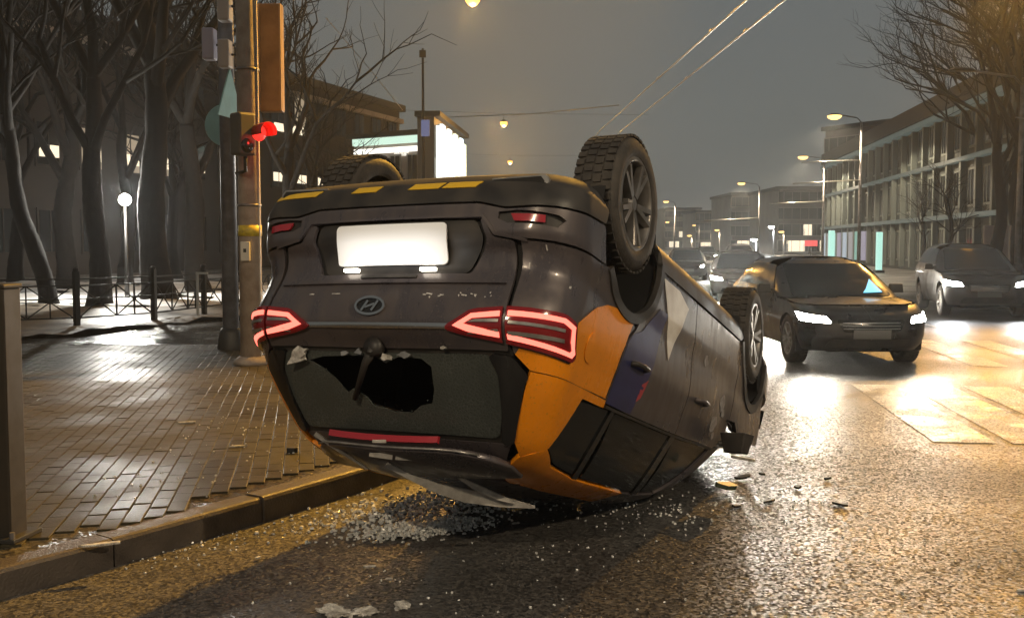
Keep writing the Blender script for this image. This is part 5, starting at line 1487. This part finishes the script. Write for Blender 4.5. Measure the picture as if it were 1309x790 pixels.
# ------------------------------------------------------------------ bare trees
def bare_tree_meshes(seed, h=12.0, r=.26, lean=(0, 0), spread=.75, depth=5, twig=1.0):
    rg = random.Random(seed)
    trunk = MB(); crown = MB()
    th_ = h * .42
    pts = []
    NR = 43
    rad_ = []
    for k in range(NR):
        t = k / (NR - 1); q = t * 6
        pts.append(Vector((lean[0] * t + .09 * math.sin(q * 1.3 + seed), lean[1] * t + .08 * math.cos(q * 1.1 + seed), -.1 + (th_ + .1) * t)))
        rad_.append(r * (interp([(0, 1.5), (.06, 1.18), (.15, 1.02), (.5, .9), (1, .66)], t)))
    o0 = pts[0].copy(); pts = [p - Vector((o0.x, o0.y, 0)) for p in pts]
    trunk.tube(pts, rad_, 16)
    def rough(v):
        v = Vector(v); k = min(NR - 1, max(0, int(round((v.z + .1) / (th_ + .1) * (NR - 1))))); c = pts[k]
        d = v - Vector((c.x, c.y, v.z)); n_ = mnoise.noise(Vector((v.x * 7, v.y * 7, v.z * 1.6 + seed))) * .16 + mnoise.noise(Vector((v.x * 22, v.y * 22, v.z * 5 + seed))) * .09 + mnoise.noise(Vector((0, seed, v.z * 1.1))) * .10
        return tuple(v + d * n_)
    trunk.v = [rough(v) for v in trunk.v]
    def grow(p, d, ln, rr, lev):
        n = 3
        q = [p]; dd = d.copy()
        for k in range(n):
            dd = (dd + Vector((rg.uniform(-.22, .22), rg.uniform(-.22, .22), rg.uniform(-.05, .16)))).normalized()
            q.append(q[-1] + dd * ln / n)
        sides_ = 6 if lev < 2 else (4 if lev < 4 else 3)
        crown.tube(q, [rr, rr * .86, rr * .72, rr * .58], sides_, lev >= depth)
        if lev >= depth: return
        kids = 3 if lev < 2 else rg.choice((2, 3, 3))
        for k in range(kids):
            az = rg.uniform(0, 2 * PI); til = rg.uniform(.35, .95) * spread
            ax = dd.cross(Vector((math.cos(az), math.sin(az), .2))).normalized()
            nd = Quaternion(ax, til) @ dd
            start = q[-1] if k == 0 else q[rg.choice((1, 2, 3))]
            grow(start, nd, ln * rg.uniform(.58, .80), rr * rg.uniform(.48, .62), lev + 1)
    top = pts[-1]
    for k in range(4):
        az = 2 * PI * k / 4 + rg.uniform(-.4, .4)
        d = Vector((math.cos(az) * .55, math.sin(az) * .55, 1)).normalized()
        base = pts[-1] if k < 2 else pts[rg.choice((28, 34, 38))]
        grow(base, d, h * .24 * rg.uniform(.85, 1.15), r * .5, 1)
    grow(top, Vector((0, 0, 1)), h * .22, r * .6, 1)
    return trunk.mesh('trunk'), crown.mesh('crown')
TREE = {}
def bare_tree(label, x, y, kind, seed=0, s=1.0, rz=0.0, group='bare trees in the park', z=PAVE_Z):
    if kind not in TREE:
        kw = {'a': dict(seed=1, h=13, r=.24, depth=6), 'b': dict(seed=7, h=12, r=.30, lean=(.3, 0), depth=6), 'c': dict(seed=13, h=11, r=.20, lean=(-.9, .2)), 'd': dict(seed=23, h=14, r=.36, depth=6), 'e': dict(seed=31, h=11, r=.22, spread=.95), 'f': dict(seed=41, h=10, r=.2, spread=1.05), 'g': dict(seed=57, h=11, r=.2, spread=.95, depth=6)}[kind]
        TREE[kind] = bare_tree_meshes(**kw)
        TREE[kind][0].materials.append(M['bark']); TREE[kind][1].materials.append(M['bark'])
        for me in TREE[kind]:
            for p in me.polygons: p.use_smooth = True
    root = empty('bare_tree', (x, y, z), rz); root.scale = (s, s, s); tag(root, label, 'tree', group)
    for nm, me in zip(('trunk', 'crown'), TREE[kind]):
        o = bpy.data.objects.new(nm, me); col.objects.link(o); o.parent = root
    return root
bare_tree('tree with a leaning trunk behind the fence near the left edge', gx(62, 25), 25, 'c', rz=.4)
bare_tree('slim tree standing left of the bright park lamp', gx(126, 24.6), 24.6, 'a', rz=1.0)
bare_tree('thickest tree trunk, right of the bright park lamp', gx(203, 26), 26, 'd', rz=2.2)
bare_tree('tree with dark trunk farther back left of the lamp', gx(84, 32), 32, 'b', rz=.2)
bare_tree('tree between the two globe lamps, far back', gx(160, 36), 36, 'a', rz=3.0)
bare_tree('tree just left of the steel pole, deep in the park', gx(254, 31), 31, 'b', rz=4.1)
bare_tree('tree whose upper branches reach right of the brown box sign', gx(368, 30), 30, 'e', rz=.8, s=.92)
bare_tree('far park tree behind the two poles', gx(300, 40), 40, 'd', rz=5.0)
bare_tree('far park tree at the left side of the picture', gx(20, 38), 38, 'e', rz=2.0, s=1.2)
bare_tree('far tree before the lit windows of the long building', gx(225, 44), 44, 'f', rz=1.3, s=1.2)
bare_tree('far tree over the lit band of the building', gx(400, 46), 46, 'f', rz=3.3)
bare_tree('small tree in front of the lit band behind the overturned car', gx(452, 50), 50, 'f', rz=.6, s=.8)
rt = empty('street_tree', (gx(-9, 8.4), 8.4, PAVE_Z)); tag(rt, 'lamplit yellow tree trunk cut by the left edge above the brown post', 'tree')
tm, cm = bare_tree_meshes(77, h=12, r=.115); tm.materials.append(M['bark_lamplit']); cm.materials.append(M['bark'])
link('trunk', tm, None, rt, True); link('crown', cm, None, rt, True)
for k, (px, d, kd, s, lab) in enumerate(((1296, 44, 'g', 1.3, 'dense bare tree filling the upper right corner'), (1345, 42, 'g', 1.5, 'nearest bare tree at the right edge'), (1272, 38, 'g', 1.15, 'bare tree right behind the unlit lamp arm'), (1306, 36, 'g', 1.25, 'bare tree whose trunk stands over the olive car'), (1275, 52, 'a', 1.35, 'bare tree behind the unlit lamp head'), (1310, 58, 'g', 1.8, 'bare tree behind the white hoarding panels'), (1215, 50, 'f', .62, 'small bare tree before the building with lit cornices'), (1180, 60, 'e', .55, 'bushy street tree low before the lit building'), (1322, 50, 'g', 1.5, 'thick bare tree mostly outside the right edge'))):
    bare_tree(lab, gx(px, d), d, kd, s=s, rz=k * 1.3, group='bare trees across the street', z=0)

# ------------------------------------------------------------------ buildings
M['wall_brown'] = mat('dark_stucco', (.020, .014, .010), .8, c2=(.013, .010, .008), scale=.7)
M['wall_pale'] = mat('pale_stucco', (.34, .29, .25), .8, c2=(.25, .21, .18), scale=.8)
M['wall_grey'] = mat('grey_stucco', (.15, .16, .16), .8, c2=(.10, .11, .11), scale=.6)
M['wall_far'] = mat('far_stucco', (.16, .15, .135), .8, c2=(.11, .10, .09), scale=.3)
M['roof_dark'] = mat('dark_roof', (.03, .028, .026), .7)
M['win_dark'] = mat('dark_window', (.015, .017, .019), .1)
M['win_frame'] = mat('window_frame', (.22, .21, .19), .6)
M['win_lit'] = emis('lit_window', (1.0, .86, .62), 1.3)
M['win_dim'] = emis('dim_window', (1.0, .80, .55), .35)
M['strip_green'] = emis('green_white_strip', (.72, 1.0, .82), 1.0)
M['strip_white'] = emis('white_strip', (1.0, .98, .88), 1.6)
M['strip_teal'] = emis('teal_strip', (.42, .62, .58), .12)

def facade(name, label, p0, p1, h, depth, wall, storeys, bays, win, lit=(), litm='win_lit', frame_lit=None, strips=(), roof=.5, ground=0.0, trim=None, cat='building', group=None, win_skip=None, side_bays=0):
    """box building whose front runs p0->p1; windows are recessed, framed pieces"""
    a, b = Vector(p0), Vector(p1); t = b - a; Ln = t.length; ang = math.atan2(t.y, t.x)
    root = empty(name, (a.x, a.y, ground), ang); tag(root, label, cat, group)
    MB().box((Ln / 2, depth / 2, h / 2), (Ln, depth, h)).build('wall', wall, root)
    rf = MB(); rf.box((Ln / 2, depth / 2 - .15, h + roof / 2), (Ln + .7, depth + .5, roof)); rf.build('roof', M['roof_dark'], root)
    sh = h / storeys
    ww, wh = win
    for s in range(storeys):
        for k in range(bays):
            if win_skip and win_skip(s, k): continue
            cx_ = Ln * (k + .5) / bays; cz_ = sh * (s + .52)
            on = (s, k) in lit
            w = MB(); w.box((cx_, -.02, cz_), (ww + .24, .10, wh + .24)); wo_ = w.build('window', frame_lit if (frame_lit and (s, k) in frame_lit[0]) and False else (trim or M['win_frame']), root)
            g = MB(); g.box((cx_, -.075, cz_), (ww, .03, wh)); g.build('pane', M[litm] if on else M['win_dark'], wo_)
            m_ = MB(); m_.box((cx_, -.10, cz_), (.06, .03, wh)); m_.build('mullion', trim or M['win_frame'], wo_)
    for (z, x0, x1, th_, mm, pr_) in strips:
        MB().box(((x0 + x1) / 2 * Ln, -pr_ / 2, z), ((x1 - x0) * Ln, pr_, th_)).build('cornice', M[mm] if isinstance(mm, str) else mm, root)
    return root
# long dark building behind the park, receding towards the street's far end
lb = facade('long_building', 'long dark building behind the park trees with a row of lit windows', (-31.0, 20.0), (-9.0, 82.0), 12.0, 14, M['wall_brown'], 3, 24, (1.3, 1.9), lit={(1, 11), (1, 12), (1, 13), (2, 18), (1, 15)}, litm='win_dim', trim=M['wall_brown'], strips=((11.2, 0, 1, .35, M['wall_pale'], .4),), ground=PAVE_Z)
Llb = (Vector((-9.0, 82.0)) - Vector((-31.0, 20.0))).length
for k in range(6, 24):
    if k in (9, 16): continue
    for dx in (-.33, .33): MB().box((Llb * (k + .5) / 24 + dx, -.12, 5.75), (.50, .05, .55)).build('lit_pane', M['win_lit'], lb)
for (x_, z_) in ((17.6, 8.9), (18.4, 8.9), (17.2, 10.6)): MB().box((Llb * x_ / 24, -.12, z_), (1.4, .05, .5)).build('lit_pane', M['win_lit'], lb)
# low pavilion with lit fascia in front of it, and the dazzling corner block
pv = facade('pavilion', 'low pale pavilion with a glowing greenish fascia behind the overturned car', (gx(448, 64), 66), (gx(542, 64), 63), hz(176, 64) - .15, 1.2, M['wall_pale'], 2, 4, (.7, 1.5), strips=((hz(181, 64) - .15, .02, 1.0, .42, 'strip_green', .30), (hz(193, 64) - .15, .05, .98, .30, 'strip_white', .36)), ground=PAVE_Z, roof=.3)
MB().box((4.0, .75, 7.6), (1.6, 1.0, 1.6)).build('roof_house', M['wall_pale'], pv)
MB().box((3.9, .1, 7.2), (1.2, .2, .5)).build('lit_sign', M['strip_white'], pv)
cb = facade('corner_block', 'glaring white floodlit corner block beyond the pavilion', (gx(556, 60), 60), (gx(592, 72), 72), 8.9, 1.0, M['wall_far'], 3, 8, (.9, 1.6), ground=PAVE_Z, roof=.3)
cl = cb.children
fx0 = (Vector((gx(592, 72), 72)) - Vector((gx(556, 60), 60))).length
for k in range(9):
    MB().box((fx0 * (k + .5) / 9 , -.18, 6.1), (fx0 / 9 - .12, .16, 4.6 + .5 * (k % 2))).build('floodlit_panel', emis('floodlit_panel_%d' % (k % 3), ((.95, 1.0, .92), (.80, .95, 1.0), (.95, 1.0, .70))[k % 3], (1.6, 1.3, 1.2)[k % 3] * 1.3), cb)  # floodlight on the wall is put in as the panels' own glow
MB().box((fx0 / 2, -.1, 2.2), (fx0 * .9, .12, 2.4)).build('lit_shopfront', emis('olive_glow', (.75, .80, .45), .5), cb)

# building with lit cornices on the right, along the street
b0, b1 = (16.5 + .135 * 46, 46), (16.5 + .135 * 96, 96)
H_ = 9.0
teal_wall = mat('teal_grey_stucco', (.030, .040, .039), .75, c2=(.02, .027, .026), scale=.6)
pale_trim = mat('pale_trim', (.10, .118, .112), .6)
rb_ = facade('arcaded_building', 'three storey building with glowing teal cornices across the street', b1, b0, H_, 14, teal_wall, 3, 20, (1.0, 1.75), lit={(0, 6), (0, 9), (0, 2)}, litm='win_dim', trim=pale_trim,
      strips=((8.7, 0, 1, .30, 'strip_teal', .55), (6.05, 0, 1, .22, 'strip_teal', .40), (3.1, 0, 1, .24, 'strip_teal', .45)), roof=1.0)
for k in range(21):
    Lb = (Vector(b0) - Vector(b1)).length
    MB().box((Lb * k / 20, -.16, 4.4), (.30, .30, 8.4)).build('pilaster', pale_trim, rb_)
for k in range(8):
    MB().box((Lb * (k + .5) / 20 * 1.0, -.25, 1.5), (1.5, .12, 2.2)).build('shop_window', emis('shop_glow_%d' % (k % 4), ((.7, .85, 1.0), (.95, .95, 1.0), (.45, 1.0, .85), (.8, .75, 1.0))[k % 4], (.45, .25, .35, .3)[k % 4]), rb_)
# dark upper block behind it
facade('tower_block', 'dark flat roofed block behind the street poles', (gx(1072, 118), 124), (gx(1150, 112), 116), 15.2, 14, mat('block_wall', (.09, .08, .08), .8), 4, 7, (1.4, 1.8))
# far end of the street
fb = (('far block closing the end of the street', 935, 1000, 190, 250, .9), ('far brown block below the third street lamp', 995, 1080, 160, 243, 1), ('low far block beside the lit road end', 890, 940, 240, 272, 1), ('far block behind the upturned wheel', 700, 835, 150, 262, 1), ('tall dim far block in the haze', 850, 895, 300, 268, 1), ('far block between pavilion and wheel', 595, 705, 130, 255, 1))
for (lab, x0, x1, d, top, k) in fb:
    facade('far_building', lab, (gx(x0, d), d), (gx(x1, d), d), hz(top, d), 20, M['wall_far'], 4, 8, (1.6, 1.7), lit={(0, 1), (0, 2), (0, 5), (0, 6), (1, 3), (1, 7), (2, 6)}, litm='win_lit', group='far buildings at the end of the street')
# hoarding panels by the right car
for k, (x0, x1) in enumerate(((1256, 1271), (1273, 1287), (1289, 1304), (1306, 1321))):
    d = 42
    o = empty('hoarding_panel', (gx((x0 + x1) / 2, d), d, 0)); tag(o, ('first', 'second', 'third', 'last')[k] + ' pale upright hoarding panel from the left, above the olive car', 'panel', 'pale hoarding panels')
    MB().box((0, 0, 1.25), (gx(x1, d) - gx(x0, d), .08, 2.3)).build('sheet', mat('hoarding', (.36, .31, .30), .6, c2=(.27, .23, .22), scale=1.5), o)
    for sx in (-.18, .18): MB().box((sx, .05, .1), (.05, .3, .2)).build('foot', M['dark_steel'], o)
# red sign over the road, shops' lights by the black car's roof
rsn = empty('red_sign', (gx(1036, 70), 70, 0)); tag(rsn, 'small red lit sign above the roof of the black car', 'sign')
MB().box((0, 0, hz(312, 70) + .05), (.85, .12, .40)).build('lit_box', emis('red_sign', (1.0, .10, .10), 1.0), rsn)
MB().tube([(0, .1, 0), (0, .1, 1.5)], .05, 8).build('post', M['dark_steel'], rsn)
for (px, top, bot, lab) in ((1062, 296, 334, 'mint green light column beyond the black car'), (1123, 298, 335, 'pale green light column between the two cars')):
    o = empty('light_column', (gx(px, 58), 58, 0)); tag(o, lab, 'light column', 'greenish light columns by the shops')
    MB().box((0, 0, hz(top, 58) / 2 + .1), (.30, .30, hz(top, 58) - .1)).build('lit_tube', emis('mint', (.55, 1.0, .85), .9), o, bevel=.03)
    MB().box((0, 0, .08), (.5, .5, .16)).build('plinth', M['dark_steel'], o)
ds = empty('sign_pole', (gx(542, 44), 44, PAVE_Z)); tag(ds, 'thin dark pole with a small blue sign before the pavilion', 'pole')
MB().tube([(0, 0, 0), (0, 0, 9.8)], [.09, .05], 10).build('shaft', M['dark_steel'], ds, True)
MB().box((.1, -.08, hz(166, 44) - .15), (.36, .05, .70)).build('blue_sign', emis('blue_sign', (.35, .45, .9), .25), ds)
MB().box((0, -.05, hz(75, 44) - .1), (.28, .1, .3)).build('fitting', M['dark_steel'], ds)

# ------------------------------------------------------------------ things lying about
dr = random.Random(21)
# glass crumbs in front of the tail and by the front door
crumbs = MB()
def crumb(x, y, s, z=0.0):
    a = dr.uniform(0, 6.28); R_ = Matrix.Rotation(a, 3, 'Z') @ Matrix.Rotation(dr.uniform(-.5, .5), 3, 'X')
    crumbs.box((x, y, z + s * .4), (s, s * dr.uniform(.5, 1), s * dr.uniform(.4, .8)), R_, .8)
for k in range(1500):
    x = dr.gauss(-.50, .16); y = 5.74 + (x + .5) * .35 + dr.gauss(0, .07)
    crumb(x, y, dr.choice((.010, .014, .020)), abs(dr.gauss(0, .014)))
for k in range(1100):
    x = dr.gauss(-.52, .34); y = 6.25 + (x + .5) * .5 + dr.gauss(0, .24)
    crumb(x, y, dr.choice((.008, .012, .016, .022)))
for k in range(260):
    t = dr.random(); crumb(-2.0 + 2.0 * t + dr.gauss(0, .12), 5.15 + 1.9 * t + dr.gauss(0, .12), dr.choice((.006, .008, .012)))
for k in range(380):
    crumb(dr.uniform(-1.2, 3.2), dr.uniform(4.3, 6.9), dr.choice((.004, .005, .006, .008, .012)))
for k in range(220):
    crumb(dr.gauss(1.0, .5), dr.gauss(6.2, .25), dr.choice((.006, .01, .014)))
for k in range(160):
    x, y = dr.uniform(-2.6, -.8), dr.uniform(5.8, 9.2)
    if inside_pave(x, y): crumb(x, y, dr.choice((.006, .01, .014)), PAVE_Z + .002)
co = crumbs.build('glass_crumbs', M['glass_crumb'], None); tag(co, 'crumbs of broken glass strewn over the wet road', 'broken glass', kind='stuff')

def shard(name, label, x, y, pts, th_, m, z=.01, rx=0., ry=0., rz=0., group=None, cat='debris'):
    o = MB().prism(pts, -th_ / 2, th_ / 2, lambda a, b, h: (a, b, h)).build(name, m, None, bevel=min(.004, th_ * .3))
    o.location = (x, y, z); o.rotation_euler = (rx, ry, rz); tag(o, label, cat, group); return o
def blob(n, rx_, ry_, rg): return [(rx_ * (.55 + .5 * rg.random()) * math.cos(2 * PI * i / n), ry_ * (.5 + .6 * rg.random()) * math.sin(2 * PI * i / n)) for i in range(n)]
for (x, y, sx, sy, lab) in ((-.52, 5.70, .16, .05, 'largest pale crumpled scrap on the road below the tail'), (-.34, 5.78, .13, .05, 'pale scrap right of the largest one below the tail'), (-.62, 5.82, .08, .035, 'pale scrap at the edge of the orange light'), (-.20, 5.86, .07, .03, 'small pale scrap nearest the silver trim tip'), (-.70, 5.62, .10, .018, 'thin pale sliver on the orange lit road'), (-.72, 5.05, .06, .02, 'pale sliver lying in the car shadow'), (-.60, 4.86, .035, .02, 'small pale chip in the car shadow'), (-1.32, 5.20, .035, .02, 'lone pale chip on the orange lit road'), (.02, 5.85, .035, .02, 'pale chip in front of the silver trim tip')):
    o = shard('pale_scrap', lab, x, y, blob(9, sx * .7, sy * .8, dr), .010, M['debris_pale'], .014, dr.uniform(-.15, .15), dr.uniform(-.1, .1), dr.uniform(-.3, .5), 'pale scraps below the tail')
for (x, y, s, lab) in ((-.78, 4.42, .055, 'lump of dirty snow cut by the bottom edge'), (-.66, 4.44, .04, 'second lump of dirty snow at the bottom edge'), (-.50, 4.52, .032, 'small lump of slush right of the snow lumps')):
    g = bpy.data.meshes.new('snow_lump'); bm = bmesh.new(); bmesh.ops.create_icosphere(bm, subdivisions=4, radius=s)
    for v in bm.verts:
        q = v.co / s
        k = 1 + .55 * mnoise.noise(q * 1.6 + Vector((x * 31, y * 17, 0))) + .30 * mnoise.noise(q * 4.5 + Vector((x * 11, 3, y))) + .12 * mnoise.noise(q * 11)
        v.co *= k; v.co.z *= .42; v.co.x *= 1.4
    bm.to_mesh(g); bm.free(); o = link('snow_lump', g, M['debris_pale'], None, False); o.location = (x, y, s * .12); o.rotation_euler = (0, 0, x * 9); tag(o, lab, 'snow', 'lumps of slush at the bottom edge')
for (x, y, sx, sy, lab) in ((1.62, 7.05, .10, .05, 'dark plastic fragment beside the front wheel, upper one'), (1.78, 7.15, .05, .03, 'small dark fragment right of the upper one'), (1.92, 6.75, .05, .03, 'dark chip in the middle of the bright road'), (1.64, 6.38, .11, .03, 'long dark fragment lying nearest the viewer'), (2.06, 6.30, .09, .035, 'dark fragment to the right of the long one'), (2.20, 7.0, .05, .02, 'thin dark chip on the bright road'), (1.40, 6.25, .06, .03, 'dark chip just below the crushed mirror'), (2.95, 5.65, .03, .02, 'dark speck on the warm lit road')):
    shard('dark_fragment', lab, x, y, blob(8, sx * .8, sy * .8, dr), .014, M['debris_dark'], .012, dr.uniform(-.1, .1), dr.uniform(-.1, .1), dr.uniform(0, 3), 'dark plastic fragments on the bright road')
shard('mirror_cover', 'greenish broken mirror cover lying by the crushed roof', 1.42, 6.62, blob(10, .12, .05, dr), .03, mat('green_grey_plastic', (.05, .065, .045), .4), .05, .3, .2, .6)
shard('pale_scrap', 'pale strip poking out from under the front wing', 1.66, 7.25, [(-.09, -.012), (.09, -.016), (.10, .014), (-.08, .016)], .02, M['debris_pale'], .10, .1, .2, .1, 'pale scraps by the front wing')
shard('pale_scrap', 'pale chip on the warm road at the lower right', 2.42, 4.72, blob(7, .05, .018, dr), .012, M['debris_pale'], .008, 0, 0, .2, 'pale scraps on the open road')
shard('dark_fragment', 'dark lump on the brick pavement near the kerb', gx(372, 7.2), 7.2, blob(8, .05, .03, dr), .04, M['debris_dark'], PAVE_Z + .02, 0, 0, .4)
for (px, d, sx, lab) in ((236, 8.4, .09, 'pale slush streak on the bricks by the lamp reflection'), (300, 7.4, .07, 'pale slush streak on the bricks near the kerb'), (120, 4.95, .13, 'thin pale straw on top of the kerb')):
    shard('slush_streak', lab, gx(px, d), d, blob(9, sx, .022, dr), .012, M['debris_pale'], PAVE_Z + .008, 0, 0, .35)

# ------------------------------------------------------------------ damp winter air
hzb = MB(); hzb.box((0, 180, 10.3), (520, 480, 23.4)); hb_ = hzb.build('haze', None); hb_['kind'] = 'stuff'
hb_['label'] = 'damp night air glowing round the lamps'
hm = bpy.data.materials.new('haze'); hm.use_nodes = True
hn = hm.node_tree; hn.nodes.clear()
ho = hn.nodes.new('ShaderNodeOutputMaterial'); hv = hn.nodes.new('ShaderNodeVolumePrincipled')
hv.inputs['Color'].default_value = (.84, .90, .96, 1); hv.inputs['Density'].default_value = 0.0011; hv.inputs['Anisotropy'].default_value = 0.6
hn.links.new(hv.outputs[0], ho.inputs['Volume'])
hb_.data.materials.append(hm)
